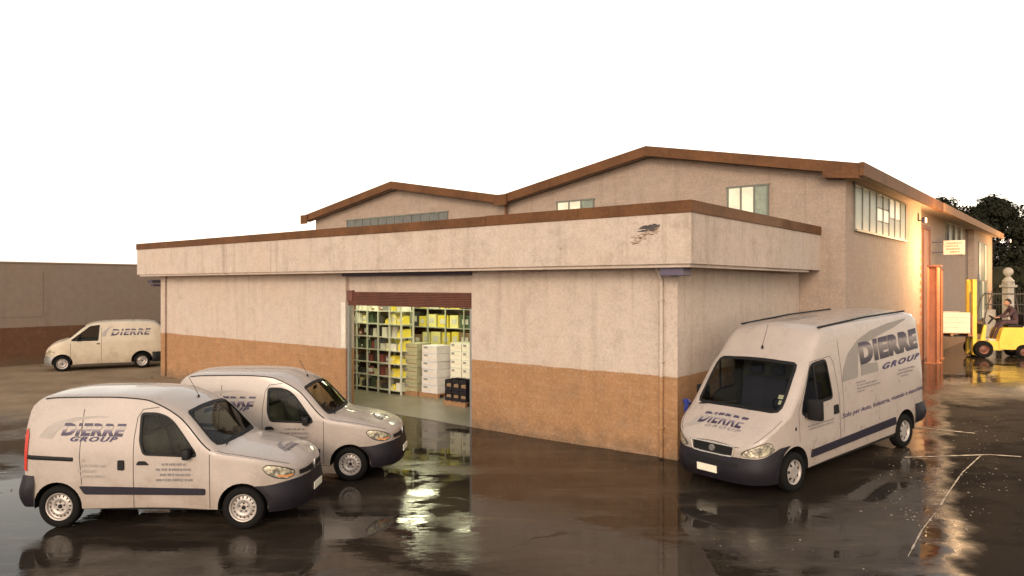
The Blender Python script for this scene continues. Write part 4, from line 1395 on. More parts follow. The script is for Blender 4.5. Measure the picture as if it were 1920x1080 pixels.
    for s in (-1, 1):
        mirror_part(van, 2.53, 0.79, 0.985, s, 0.10, 0.15, 0.15)
    # wipers, aerial
    m = MB()
    for ya, yb in ((-0.55, 0.0), (0.0, 0.55)):
        p, q = B.top_pt(2.95, ya), B.top_pt(2.87, yb)
        m.tube([(2.95, ya, p.z + 0.02), (2.87, yb, q.z + 0.02)], 0.010, 5)
    m.obj('wiper', M['black'], van)
    p = B.top_pt(2.30, 0)
    m = MB(); m.cyl((2.30, 0, p.z - 0.005), (2.30, 0, p.z + 0.03), 0.02, 0.015, 8); m.tube([(2.30, 0, p.z + 0.03), (2.15, 0, p.z + 0.30)], 0.004, 5); m.obj('aerial', M['black'], van)
    m = MB(); m.box(2.46, 2.86, -0.66, 0.66, 0.86, 1.0, 0.05); m.box(2.6, 2.95, -0.62, 0.62, 0.98, 1.035, 0.02); m.obj('dashboard', M['inside'], van, True)
    make_seat(van, 1.98, -0.36, 0.58, M['seat'])
    make_seat(van, 1.98, 0.36, 0.58, M['seat'])
    steering(van, 2.42, 0.36, 1.02)
    m = MB(); m.box(2.44, 2.45, -0.12, 0.12, 1.50, 1.56, 0.004); m.obj('rear_view_mirror', M['black'], van)
    # print: arc, name, small lines
    arc = [(0.40, 1.27), (0.52, 1.42), (0.68, 1.50), (0.92, 1.55), (1.21, 1.57), (1.42, 1.555), (1.20, 1.545), (0.98, 1.515), (0.80, 1.46), (0.66, 1.36), (0.60, 1.25)]
    for s in (-1, 1):
        flat_print('arc_print', poly_shape(arc), abs_side_map(B, s, 0.004), M['paleswoosh'], van)
        rev = s > 0
        def sm(xa, xb, za, zb, tilt=0.0, off=0.007):
            return side_map(B, s, xb if rev else xa, xa if rev else xb, za, zb, 0 if rev else tilt, off)
        flat_print('lettering', text_shape('DIERRE', 0.28, 0.055, 1.16), sm(0.72, 1.64, 1.30, 1.475, -0.012), M['let_z'], van)
        flat_print('lettering', text_shape('GROUP', 0.4, 0.035, 1.28), sm(0.86, 1.53, 1.222, 1.292, -0.006, 0.009), M['ink'], van)
        flat_print('small_print', dash_shape([(0.15, 0.8), (0.0, 0.95), (0.1, 0.9), (0.0, 1.0)], 4), sm(2.08, 2.62, 0.66, 0.95), M['greyink'], van)
        flat_print('small_print', dash_shape([(0.1, 0.25), (0.0, 0.9), (0.0, 0.6), (0.1, 0.9)], 9), sm(0.98, 1.42, 0.70, 1.0), M['paleswoosh'], van)
    flat_print('bonnet_arc', poly_shape([(0.0, 0.0), (0.15, 0.6), (0.45, 0.95), (0.8, 0.95), (0.5, 0.75), (0.3, 0.4), (0.25, 0.0)]), bonnet_map(B, -0.28, 0.25, 3.72, 3.50), M['greyink'], van)
    flat_print('lettering', text_shape('DIERRE', 0.28, 0.03, 1.12), bonnet_map(B, -0.2, 0.25, 3.74, 3.63, 0.008), M['let_hood'], van)
    return van

vanA = make_compact_van()
vanB = copy_tree(vanA)
van_basis(vanA, (-3.75, 10.12, 0), -1.3, 0, 3.28, -0.79)
van_basis(vanB, (-2.81, 12.60, 0), -1.3, 0, 3.28, -0.79)
vanB['label'] = 'second white compact delivery van, half hidden behind the nearest one'

# ---- tall long panel van on the right
CX = dict(front=4.75, rear=0.95)
CB = Body(
    zt=[(0.10, 2.42), (0.13, 2.52), (0.2, 2.61), (0.35, 2.66), (0.7, 2.68), (2.0, 2.68), (3.45, 2.66), (3.7, 2.60), (3.9, 2.44), (4.17, 2.17), (4.27, 2.09), (4.92, 1.36), (5.0, 1.30), (5.12, 1.235), (5.3, 1.115), (5.44, 1.0), (5.53, 0.91), (5.58, 0.84), (5.61, 0.77)],
    zs=[(0.10, 2.22), (0.13, 2.33), (0.2, 2.44), (0.35, 2.50), (0.7, 2.53), (2.0, 2.53), (3.45, 2.50), (3.7, 2.42), (3.9, 2.27), (4.12, 2.05), (4.22, 1.97), (4.80, 1.315), (4.92, 1.22), (5.12, 1.11), (5.3, 1.0), (5.44, 0.90), (5.53, 0.82), (5.58, 0.755), (5.61, 0.69)],
    W=[(0.10, 0.93), (0.15, 0.965), (0.3, 0.99), (0.6, 1.0), (4.7, 1.0), (4.95, 0.985), (5.15, 0.955), (5.3, 0.905), (5.42, 0.83), (5.51, 0.72), (5.57, 0.57), (5.60, 0.42), (5.61, 0.30)],
    z0=0.30, belt=1.25, lean=0.115, H=2.55, crown=0.055, rc=0.17)

def make_tall_van():
    van = thing('panel_van', 'tall long white panel van parked nose down beside the warehouse corner', 'van')
    B = CB
    r, ar, zl = 0.325, 0.40, 0.30
    lower = [(0.10, 0.50)] + arch_pts(CX['rear'], r + 0.03, ar, zl + 0.06) + arch_pts(CX['front'], r + 0.03, ar, zl + 0.02) + [(5.25, 0.45), (5.61, 0.45)]
    win = rounded([(3.71, 2.055), (4.10, 2.03), (4.17, 1.99), (4.48, 1.44), (4.53, 1.27), (4.40, 1.205), (4.08, 1.365), (3.60, 1.385), (3.565, 1.42), (3.655, 2.01)], 0.05, 3)
    ws = [(4.285, 0.0), (4.28, 0.6), (4.265, 0.92), (4.29, 0.985), (4.36, 0.995), (4.84, 0.995), (4.90, 0.97), (4.935, 0.85), (4.965, 0.4), (4.97, 0.0)]
    build_shell(B, van, M['white'], lower, win, ws, [(CX['rear'], r + 0.03, ar), (CX['front'], r + 0.03, ar)], zl, 0.50, 0.45, 3.42)
    for x in (CX['rear'], CX['front']):
        for s in (-1, 1):
            wheel(van, x, s * 0.885, r, 0.20, s, 'alloy', 0.205)
    edge = lambda f: CX['front'] + math.sqrt(max(0.0, ar ** 2 - max(0.0, (0.24 + 0.50 * f) - r - 0.03) ** 2)) + 0.004
    half_obj('front_bumper', skirt(B, 5.1, 0.215, lambda x: 0.79 - 0.15 * sstep(x, 5.05, 5.5), edge=edge, off=0.018, bul=0.045), 'both', M['plastic'], van)
    redge = lambda f: 0.56
    half_obj('rear_bumper', skirt(B, 0.56, 0.42, lambda x: 0.80, True, edge=redge, off=0.02, bul=0.05), 'both', M['plastic'], van)
    # grille with bright frame and round badge
    def plan_x(y, z=0.74):
        for xx in np.arange(5.2, 5.612, 0.004):
            if B.side_y(xx, z) <= y: return xx
        return 5.61
    def grille_strip(y0, y1, z0, z1, off, n=12):
        m = MB()
        a, b = [], []
        for k in range(n + 1):
            y = y0 + (y1 - y0) * k / n
            x = plan_x(abs(y)) + off
            a.append(m.bm.verts.new((x, y, z0))); b.append(m.bm.verts.new((x - 0.012, y, z1)))
        for k in range(n):
            m.bm.faces.new((a[k], a[k + 1], b[k + 1], b[k]))
        return m
    grille_strip(-0.40, 0.40, 0.665, 0.805, 0.010).obj('grille', M['black'], van)
    fr = MB()
    ring = [(-0.43, 0.815), (-0.2, 0.82), (0.0, 0.82), (0.2, 0.82), (0.43, 0.815), (0.40, 0.66), (0.37, 0.645), (0.2, 0.64), (0, 0.64), (-0.2, 0.64), (-0.37, 0.645), (-0.40, 0.66), (-0.43, 0.815)]
    fr.tube([(plan_x(abs(y)) + 0.012, y, z) for y, z in ring], 0.013, 6)
    fr.obj('grille_frame', M['chrome'], van, True)
    m = MB(); m.cyl((5.60, 0, 0.735), (5.636, 0, 0.735), 0.058, 0.05, 18); bg = m.obj('badge', M['chrome'], van, True)
    m = MB(); m.cyl((5.634, 0, 0.735), (5.640, 0, 0.735), 0.040, 0.038, 16)
    m.obj('badge_centre', M['lilac'], bg)
    for k in range(3):
        m = MB(); m.box(5.638, 5.643, -0.024 + k * 0.018, -0.014 + k * 0.018, 0.712, 0.758); m.obj('badge_bar', M['chrome'], bg)
    m = MB(); m.box(5.675, 5.692, -0.27, 0.13, 0.335, 0.455, 0.004); m.obj('number_plate', M['plate'], van)
    # bumper slots
    m = grille_strip(-0.5, 0.5, 0.50, 0.56, 0.075)
    m.obj('air_intake', M['black'], van)
    hl = [(5.10, 0.80), (5.14, 0.89), (5.28, 0.925), (5.44, 0.875), (5.545, 0.79), (5.555, 0.69), (5.50, 0.655), (5.36, 0.685), (5.2, 0.735)]
    hl = [(5.22, 0.775), (5.26, 0.865), (5.34, 0.905), (5.45, 0.865), (5.55, 0.775), (5.572, 0.70), (5.55, 0.665), (5.42, 0.685), (5.3, 0.72)]
    for md in ('R', 'L'):
        half_obj('headlight', B.patch(poly_side(B, rounded(hl, 0.03)), off=0.010, gx=0.03, gt=0.04), md, M['lens'], van)
        half_obj('headlight_surround', B.patch(poly_side(B, rounded(grow(hl, 0.010), 0.03)), off=0.003, gx=0.03, gt=0.04), md, M['seam'], van)
        half_obj('tail_light', B.patch(poly_side(B, [(0.105, 0.85), (0.13, 0.85), (0.13, 1.35), (0.105, 1.35)]), off=0.008, gx=0.02), md, M['redlens'], van)
    side_block(B, van, 'side_trim', [(1.36, 0.68), (4.26, 0.605), (4.28, 0.475), (1.33, 0.53)], M['trim'], 0.02, r=0.03)
    side_block(B, van, 'door_handle', [(3.55, 1.25), (3.41, 1.25), (3.39, 1.09), (3.55, 1.09)], M['black'], 0.018, r=0.02)
    side_block(B, van, 'side_repeater', [(4.70, 1.07), (4.73, 1.07), (4.73, 1.01), (4.70, 1.01)], M['black'], 0.012, r=0.01)
    side_block(B, van, 'window_post', [(4.095, 2.02), (4.06, 2.02), (4.02, 1.38), (4.06, 1.37)], M['black'], 0.008, r=0.005)
    seam_strip(B, van, [(3.34, 0.62), (3.36, 1.4), (3.44, 2.0), (3.52, 2.10), (4.14, 2.07), (4.62, 1.30), (4.60, 0.80)])
    seam_strip(B, van, [(3.22, 0.70), (3.22, 2.35)])
    for s in (-1, 1):
        m = MB()
        m.tube([(x, s * B.S(x, B.T1 + 0.10).y, B.S(x, B.T1 + 0.10).z - 0.002) for x in np.arange(5.0, 5.5, 0.04)], 0.005, 4)
        m.obj('bonnet_gap', M['seam'], van)
    m = MB()
    m.tube([(plan_x(abs(y), 0.84) - 0.02, y, B.top_pt(5.575, min(0.45, abs(y))).z - 0.004) for y in np.arange(-0.5, 0.51, 0.1)], 0.005, 4)
    m.obj('bonnet_gap', M['seam'], van)
    for s in (-1, 1):
        m = MB()
        m.tube([(0.45, s * 0.78, B.top_pt(0.45, 0.78).z + 0.02), (2.0, s * 0.78, B.top_pt(2.0, 0.78).z + 0.02), (3.60, s * 0.78, B.top_pt(3.6, 0.78).z + 0.02)], 0.018, 6)
        m.obj('roof_rail', M['black'], van, True)
    for s in (-1, 1):
        m = MB()
        m.box(4.30, 4.42, min(s * 1.02, s * 1.27), max(s * 1.02, s * 1.27), 1.14, 1.50, 0.045)
        m.box(4.34, 4.46, min(s * 0.93, s * 1.06), max(s * 0.93, s * 1.06), 1.18, 1.26, 0.02)
        m.obj('mirror', M['black'], van, True)
    m = MB()
    for ya, yb in ((-0.75, 0.0), (0.0, 0.75)):
        m.tube([(4.98, ya, B.top_pt(4.98, ya).z + 0.02), (4.90, yb, B.top_pt(4.90, yb).z + 0.02)], 0.012, 5)
    m.obj('wiper', M['black'], van)['kind'] = 'stuff'
    p = B.top_pt(4.10, 0)
    m = MB(); m.cyl((4.10, 0, p.z - 0.01), (4.10, 0, p.z + 0.05), 0.025, 0.015, 8); m.tube([(4.10, 0, p.z + 0.05), (3.9, 0, p.z + 0.42)], 0.004, 5); m.obj('aerial', M['black'], van)
    m = MB(); m.box(4.40, 4.80, -0.86, 0.86, 1.02, 1.20, 0.06); m.box(4.55, 4.93, -0.80, 0.80, 1.16, 1.235, 0.02); m.obj('dashboard', M['inside'], van, True)
    for y in (-0.55, -0.1, 0.5):
        make_seat(van, 3.72, y, 0.85, M['bluseat'], 0.70)
    steering(van, 4.25, 0.5, 1.25, 0.21)
    m = MB()
    for k, (y, z) in enumerate(((0.74, 1.42), (0.70, 1.50), (0.76, 1.50))):
        x = 4.765 - (z - 1.42) * 0.80
        m.poly([(x, y - 0.03, z), (x, y + 0.03, z), (x - 0.05, y + 0.03, z + 0.06), (x - 0.05, y - 0.03, z + 0.06)])
    m.obj('windscreen_sticker', M['plate'], van)
    m = MB()
    rnd = random.Random(5)
    for k in range(5):
        y = rnd.uniform(-0.6, 0.1); x = rnd.uniform(4.6, 4.85)
        m.box(x, x + 0.10, y, y + 0.14, 1.24, 1.255, 0, Matrix.Rotation(0.0, 4, 'Z'))
    m.obj('paper', M['plate'], van)
    # big print on the flanks
    band = [(3.23, 1.6), (3.13, 1.84), (2.92, 2.08), (2.54, 2.28), (2.06, 2.40), (1.37, 2.48), (0.65, 2.515), (0.66, 2.49), (1.15, 2.38), (1.73, 2.29), (2.18, 2.21), (2.55, 2.12), (2.62, 1.85), (2.69, 1.62)]
    sole = [(2.54, 1.84), (1.93, 1.80), (1.94, 1.64), (2.56, 1.63)]
    for s in (1, -1):
        flat_print('arc_print', poly_shape(band), abs_side_map(B, s, 0.004), M['swoosh'], van)
        flat_print('arc_print', poly_shape(sole), abs_side_map(B, s, 0.0045), M['swoosh'], van)
        flip = s < 0
        def sm(xa, xb, za, zb, tilt=0.0, off=0.009):
            return side_map(B, s, xb if flip else xa, xa if flip else xb, za, zb, 0 if flip else tilt, off)
        flat_print('lettering', text_shape('DIERRE', 0.0, 0.065, 1.12), sm(2.54, 0.28, 1.825, 2.225, 0.06), M['let_big'], van)
        flat_print('lettering', text_shape('GROUP', 0.45, 0.04, 1.28), sm(1.78, 0.24, 1.64, 1.75, 0.04), M['ink'], van)
        flat_print('lettering', text_shape('Solo per Auto, Industria, ricambi e macchine', 0.12, 0.012, 1.05), sm(3.28, 0.20, 0.95, 1.06, 0.075), M['ink'], van)
        flat_print('small_print', dash_shape([(0.0, 1.0), (0.05, 0.95)], 6), sm(4.38, 3.52, 0.94, 1.05), M['greyink'], van)
        flat_print('small_print', dash_shape([(0.0, 0.35), (0.0, 0.8), (0.0, 0.9), (0.0, 0.3)], 8), sm(2.75, 1.85, 1.34, 1.56), M['greyink'], van)
        flat_print('small_print', dash_shape([(0.1, 0.9), (0.0, 0.8), (0.2, 0.6)], 12), sm(1.25, 0.45, 1.40, 1.58), M['greyink'], van)
    flat_print('bonnet_arc', poly_shape([(-0.30, -0.25), (-0.22, 0.45), (0.05, 0.95), (0.45, 1.15), (0.85, 1.05), (0.45, 0.95), (0.12, 0.55), (-0.02, -0.05)]), bonnet_map(B, -0.42, 0.42, 5.38, 5.16), M['paleswoosh'], van)
    flat_print('lettering', text_shape('DIERRE', 0.28, 0.03, 1.12), bonnet_map(B, -0.50, 0.42, 5.36, 5.15, 0.009), M['let_hood'], van)
    flat_print('lettering', text_shape('GROUP', 0.4, 0.015, 1.35), bonnet_map(B, -0.30, 0.42, 5.42, 5.375, 0.009), M['greyink'], van)
    return van
vanC = make_tall_van()
van_basis(vanC, (4.64, 12.0, 0.0), 180 + 36.7, 3.4, 4.75, 0.93)

# ---- cream van in the left alley
DX = dict(front=3.70, rear=0.90)
DB = Body(
    zt=[(0.10, 1.45), (0.14, 1.62), (0.25, 1.80), (0.45, 1.92), (0.8, 1.97), (1.6, 1.98), (2.3, 1.96), (2.7, 1.90), (2.92, 1.80), (3.52, 1.31), (3.6, 1.27), (3.85, 1.20), (4.05, 1.09), (4.18, 0.98), (4.25, 0.90), (4.29, 0.80), (4.31, 0.70)],
    zs=[(0.10, 1.30), (0.14, 1.48), (0.25, 1.68), (0.45, 1.82), (0.8, 1.88), (1.6, 1.89), (2.3, 1.87), (2.65, 1.81), (2.86, 1.71), (3.46, 1.235), (3.6, 1.18), (3.85, 1.10), (4.05, 0.99), (4.18, 0.89), (4.25, 0.82), (4.29, 0.73), (4.31, 0.63)],
    W=[(0.10, 0.80), (0.2, 0.845), (0.5, 0.87), (3.3, 0.87), (3.6, 0.86), (3.85, 0.81), (4.05, 0.72), (4.17, 0.60), (4.25, 0.45), (4.31, 0.25)],
    z0=0.22, belt=1.12, lean=0.12, H=1.9, crown=0.055, rc=0.14)
def make_alley_van():
    van = thing('delivery_van', 'small cream white van with dark lettering parked in the alley by the mauve wall', 'van')
    B = DB
    r, ar, zl = 0.30, 0.36, 0.25
    lower = [(0.10, 0.45)] + arch_pts(DX['rear'], r + 0.04, ar + 0.03, zl + 0.01) + arch_pts(DX['front'], r + 0.02, ar, zl + 0.01) + [(4.12, 0.40), (4.31, 0.40)]
    win = rounded([(2.42, 1.80), (2.75, 1.755), (2.86, 1.66), (3.38, 1.24), (3.38, 1.20), (2.47, 1.19)], 0.04, 3)
    ws = [(2.95, 0.0), (2.94, 0.9), (2.97, 0.985), (3.42, 0.985), (3.46, 0.95), (3.50, 0.5), (3.51, 0.0)]
    build_shell(B, van, M['cream'], lower, win, ws, [(DX['rear'], r + 0.04, ar + 0.03), (DX['front'], r + 0.02, ar)], zl, 0.45, 0.40, 2.30)
    for x in (DX['rear'], DX['front']):
        for s in (-1, 1):
            wheel(van, x, s * 0.755, r, 0.18, s, 'steel', 0.20)
    edge = lambda f: DX['front'] + math.sqrt(max(0.0, ar ** 2 - max(0.0, (0.24 + 0.36 * f) - r - 0.02) ** 2)) + 0.004
    half_obj('front_bumper', skirt(B, 4.05, 0.225, lambda x: 0.60, edge=edge, off=0.015, bul=0.03), 'both', M['steel'], van)
    half_obj('rear_bumper', skirt(B, 0.5, 0.26, lambda x: 0.66, True, edge=lambda f: 0.52, off=0.02, bul=0.04), 'both', M['black'], van)
    for md in ('R', 'L'):
        half_obj('headlight', B.patch(poly_side(B, rounded([(3.95, 0.80), (4.10, 0.86), (4.24, 0.74), (4.26, 0.66), (4.12, 0.68), (3.98, 0.73)], 0.02)), off=0.01, gx=0.03, gt=0.04), md, M['lens'], van)
        half_obj('tail_light', B.patch(poly_side(B, [(0.105, 0.85), (0.15, 0.85), (0.15, 1.30), (0.105, 1.30)]), off=0.008, gx=0.02), md, M['redlens'], van)
    side_block(B, van, 'door_handle', [(2.40, 1.08), (2.52, 1.08), (2.52, 1.04), (2.40, 1.04)], M['black'], 0.014)
    seam_strip(B, van, [(2.36, 0.30), (2.34, 1.70)], 0.014)
    seam_strip(B, van, [(3.42, 1.1), (3.42, 0.40)], 0.014)
    for s in (-1, 1):
        mirror_part(van, 3.18, 0.84, 1.19, s)
    m = MB(); m.box(2.95, 3.40, -0.7, 0.7, 1.0, 1.17, 0.05); m.obj('dashboard', M['inside'], van, True)
    make_seat(van, 2.52, 0.38, 0.70, M['bluseat']); make_seat(van, 2.52, -0.38, 0.70, M['bluseat'])
    steering(van, 2.98, 0.38, 1.14)
    for s in (1, -1):
        xa, xb = (2.02, 0.57) if s > 0 else (0.57, 2.02)
        flat_print('lettering', text_shape('DIERRE', 0.28, 0.035, 1.15), side_map(B, s, xa, xb, 1.37, 1.63, 0.0, 0.008), M['let_z'], van)
        arc = [(2.36, 1.34), (2.28, 1.55), (2.12, 1.69), (1.9, 1.76), (2.05, 1.66), (2.15, 1.52), (2.2, 1.34)]
        flat_print('arc_print', poly_shape(arc), abs_side_map(B, s, 0.004), M['paleswoosh'], van)
    return van
vanD = make_alley_van()
van_basis(vanD, (-17.7, 28.6, 0), math.degrees(math.atan2(-1.3, -2.5)), 0, 3.7, 0.84)

# ------------------------------------------------------------------ painted bay lines and bright puddle on the right
tag(ground_strip('bay_line', [(8.35, 15.9), (9.55, 15.0)], 0.075, M['road_paint']), 'short worn white bay line furthest from the camera behind the tall van', 'road marking', 'worn white bay lines')
tag(ground_strip('bay_line', [(7.35, 13.6), (8.9, 13.55), (9.35, 13.35)], 0.075, M['road_paint']), 'worn white bay line crossing beside the rear wheel of the tall van', 'road marking', 'worn white bay lines')
tag(ground_strip('bay_line', [(8.7, 13.5), (7.8, 12.6), (6.9, 11.55), (5.7, 10.1), (4.95, 9.09)], 0.026, M['road_paint']), 'long thin white line running towards the camera at the right', 'road marking', 'worn white bay lines')

def scatter_grit():
    r = random.Random(77)
    V, F = [], []
    spots = [(7.6, 12.6, 1.1, 150), (8.6, 14.6, 1.3, 110), (6.3, 10.9, 0.8, 120), (9.8, 15.4, 1.0, 60), (3.6, 9.4, 1.2, 25), (-9.0, 12.0, 1.5, 80), (-11.0, 19.0, 4.0, 120)]
    for cx_, cy_, sp, n in spots:
        for _ in range(n):
            x, y = r.gauss(cx_, sp * 0.6), r.gauss(cy_, sp * 0.6)
            z = ground_z(x, y)
            k = 0.006 + 0.016 * r.random() ** 3
            i = len(V)
            a = r.uniform(0, 6.28)
            for q in range(4):
                t = a + q * 1.57 + r.uniform(-0.3, 0.3)
                V.append((x + k * math.cos(t) * r.uniform(0.7, 1.4), y + k * math.sin(t), z + 0.001))
            V.append((x, y, z + k * 0.9))
            F += [(i, i + 1, i + 4), (i + 1, i + 2, i + 4), (i + 2, i + 3, i + 4), (i + 3, i, i + 4)]
    me = bpy.data.meshes.new('gravel')
    me.from_pydata(V, [], F)
    tag(link_mesh('gravel', me, paint('grit', (0.20, 0.165, 0.125), 0.9, var=0.4, scale=9)), 'loose pale grit lying on the wet tarmac', 'gravel', kind='stuff')
scatter_grit()

# ------------------------------------------------------------------ blue hose on the side wall, block at the left edge
def build_hose():
    p = wpos(0.28, -0.09, 1.02)
    t = thing('hose_coil', 'blue hose coil hanging on the ochre side wall beyond the tall van', 'hose', p, BRZ)
    m = MB()
    for k in range(4):
        rr = 0.13 - 0.012 * k
        pts = [(rr * math.cos(2 * math.pi * i / 20), -0.01 * k, rr * math.sin(2 * math.pi * i / 20) * 1.1) for i in range(21)]
        m.tube(pts, 0.018, 6)
    m.obj('coil', M['blue'], t, True)
    m = MB(); m.box(-0.05, 0.05, 0.0, 0.08, 0.08, 0.16, 0.01); m.obj('hook', M['blue'], t)
build_hose()
def build_block():
    t = thing('concrete_block', 'pale concrete block at the left edge behind the nearest van', 'block', (-9.15, 12.6, 0), 0.3)
    m = MB(); m.box(-0.75, 0.0, 0, 0.5, -0.02, 0.66, 0.03); m.obj('block', M['stone'], t)
    m = MB(); m.box(-0.74, -0.02, 0.02, 0.48, 0.66, 0.72, 0.01); m.obj('capping', M['concrete'], t)
build_block()

# ------------------------------------------------------------------ inside the warehouse: racks, goods, stacks, lamps
G_BRZ = BRZ
goods_mats = {
    'dark': paint('dark carton', (0.05, 0.045, 0.04), 0.7, var=0.4, scale=4),
    'brown': paint('brown carton', (0.24, 0.15, 0.08), 0.8, var=0.3, scale=4),
    'green': paint('green crate', (0.07, 0.11, 0.06), 0.6, var=0.3, scale=4),
    'white': paint('white carton', (0.62, 0.60, 0.52), 0.7, var=0.15, scale=4),
    'yellow': paint('yellow bin', (0.72, 0.60, 0.08), 0.5, var=0.15, scale=4),
    'pale_yellow': paint('pale yellow carton', (0.78, 0.72, 0.30), 0.6, var=0.12, scale=4),
    'red': paint('dull red carton', (0.22, 0.06, 0.05), 0.7, var=0.3, scale=4),
    'grey': paint('grey crate', (0.20, 0.20, 0.19), 0.6, var=0.3, scale=4)}
wrap_mats = {'olive': paint('olive wrapped carton', (0.34, 0.32, 0.20), 0.5, var=0.2, scale=5),
             'lilac': paint('lilac white carton', (0.56, 0.52, 0.52), 0.5, var=0.12, scale=5),
             'white': paint('bright white carton', (0.62, 0.585, 0.49), 0.6, var=0.12, scale=5)}
WORDS = ['bottom shelf', 'second shelf up', 'third shelf up', 'fourth shelf up', 'fifth shelf up', 'sixth shelf up', 'top shelf']

def build_rack(label, b, a0, a1, depth, levels, bays, mat):
    t = thing('storage_rack', label, 'shelving', wpos(b, a0), BRZ)
    L = a1 - a0
    for k in range(bays + 1):
        for d in (0.0, depth - 0.04):
            m = MB(); y = L * k / bays; m.box(d, d + 0.04, y - 0.025, y + 0.025, 0, levels[-1] + 0.35); m.obj('upright', mat, t)
    for z in levels:
        m = MB(); m.box(0.002, depth - 0.002, 0.0, L, z - 0.03, z); m.obj('shelf', mat, t)
    return t
def put_box(name, cat, label, group, b, a, z, sb, sa, sz, mat, lid=False, rot=0.0, tape=False):
    o = thing(name, label, cat, wpos(b, a, z), BRZ + rot, group)
    m = MB()
    if name == 'bin':
        # open fronted stacking bin
        m.prism([(0, 0), (sb, 0), (sb, sz), (sb * 0.25, sz), (0, sz * 0.55)], -sa / 2, sa / 2, 'Y')
    else:
        m.box(0, sb, -sa / 2, sa / 2, 0, sz, 0.006)
    m.obj('box', mat, o)
    if tape:
        m = MB(); m.box(-0.0025, 0.001, -sa * 0.49, sa * 0.49, sz * 0.44, sz * 0.56); m.obj('tape', goods_mats['brown'] if mat is wrap_mats['olive'] else M['paleboard'], o)
        m = MB(); m.box(-0.004, -0.0026, sa * 0.12, sa * 0.38, sz * 0.60, sz * 0.85); m.obj('paper_label', goods_mats['grey'], o)
    if lid:
        m = MB(); m.box(-0.003, 0.004, -sa * 0.3, sa * 0.3, sz * 0.3, sz * 0.7); m.obj('paper_label', goods_mats['white'], o)
    return o

rnd = random.Random(11)
RL = [0.14, 0.55, 0.96, 1.37, 1.78, 2.19, 2.60]
build_rack('white steel shelving full of small goods at the left of the shutter door', 2.3, 10.4, 13.6, 0.55, RL, 6, paint('pale rack steel', (0.50, 0.50, 0.42), 0.5, var=0.1))
ORDINAL = ['first','second','third','fourth','fifth','sixth','seventh','eighth','ninth','tenth','eleventh','twelfth','thirteenth','fourteenth','fifteenth','sixteenth']
SHAPES = {'yellow': 'bin', 'pale_yellow': 'carton', 'dark': 'carton', 'green': 'crate', 'brown': 'carton', 'white': 'carton', 'grey': 'crate', 'red': 'carton', 'tin': 'tin'}
NAMES = {'yellow': 'yellow', 'pale_yellow': 'pale yellow', 'dark': 'dark', 'green': 'green', 'brown': 'brown', 'white': 'white', 'grey': 'grey', 'red': 'dull red'}
def put_tin(label, group, b, a, z, r, h, mat):
    o = thing('tin', label, 'tin', wpos(b, a, z), BRZ, group)
    m = MB(); m.lathe([(0.003, 0), (r, 0), (r, 0.01), (r * 0.985, 0.02), (r * 0.985, h - 0.02), (r, h - 0.01), (r, h), (r * 0.9, h), (0.003, h - 0.006)], 16, 'Z'); m.obj('drum', mat, o, True)
    m = MB(); m.lathe([(r * 0.99, h * 0.25), (r * 1.005, h * 0.26), (r * 1.005, h * 0.72), (r * 0.99, h * 0.73)], 16, 'Z'); m.obj('paper_label', goods_mats['white'], o, True)
for li, z in enumerate(RL):
    row = []
    a = 10.45
    while a < 13.40:
        w = rnd.uniform(0.13, 0.28)
        frac = (a - 10.4) / 3.2
        if frac < 0.20:
            key = rnd.choice(['yellow', 'yellow', 'pale_yellow', 'white'])
        else:
            key = rnd.choice(['dark', 'dark', 'green', 'brown', 'white', 'grey', 'dark', 'red', 'green', 'pale_yellow'])
        row.append((a + w / 2, w, rnd.uniform(0.14, 0.33), key, rnd.uniform(-0.22, 0.22), rnd.uniform(0.0, 0.12), rnd.random()))
        a += w + rnd.uniform(0.03, 0.10)
    row.reverse()                                # from the left of the picture to the right
    for i, (a, w, h, key, rot, back, dice) in enumerate(row):
        if dice < 0.28 and key != 'yellow':
            put_tin('small %s tin, %s from the left on the %s, left rack' % (NAMES[key], ORDINAL[i], WORDS[li]), 'goods on the left rack', 2.46 + back, a, z, min(w / 2, 0.11), h, goods_mats[key])
        else:
            put_box(SHAPES[key], SHAPES[key], 'small %s %s, %s from the left on the %s, left rack' % (NAMES[key], SHAPES[key], ORDINAL[i], WORDS[li]), 'goods on the left rack', 2.33 + back, a, z, 0.36, w, h, goods_mats[key], lid=dice > 0.8, rot=rot)
R2 = [0.15, 1.30, 1.95, 2.60]
build_rack('tall pallet rack of yellow cartons at the back of the warehouse', 5.0, 9.4, 14.6, 0.8, R2, 6, paint('dull rack steel', (0.42, 0.42, 0.33), 0.5, var=0.1))
for li, z in enumerate(R2):
    row = []
    a = 9.5
    while a < 14.4:
        w = rnd.uniform(0.30, 0.50)
        bright = 10.2 < a < 12.3
        key = (rnd.choice(['pale_yellow', 'pale_yellow', 'yellow', 'pale_yellow', 'white']) if bright else rnd.choice(['pale_yellow', 'green', 'brown', 'dark', 'yellow', 'brown'])) if li else rnd.choice(['dark', 'brown', 'green'])
        row.append((a + w / 2, w, rnd.uniform(0.34, 0.56), key))
        a += w + rnd.uniform(0.02, 0.12)
    row.reverse()
    for i, (a, w, h, key) in enumerate(row):
        put_box('carton', 'carton', 'large %s carton, %s from the left on the %s, rear rack' % (NAMES[key], ORDINAL[i], ['bottom shelf', 'second shelf up', 'third shelf up', 'top shelf'][li]), 'large cartons on the rear rack', 5.05, a, z, 0.6, w, h, goods_mats[key], lid=True)

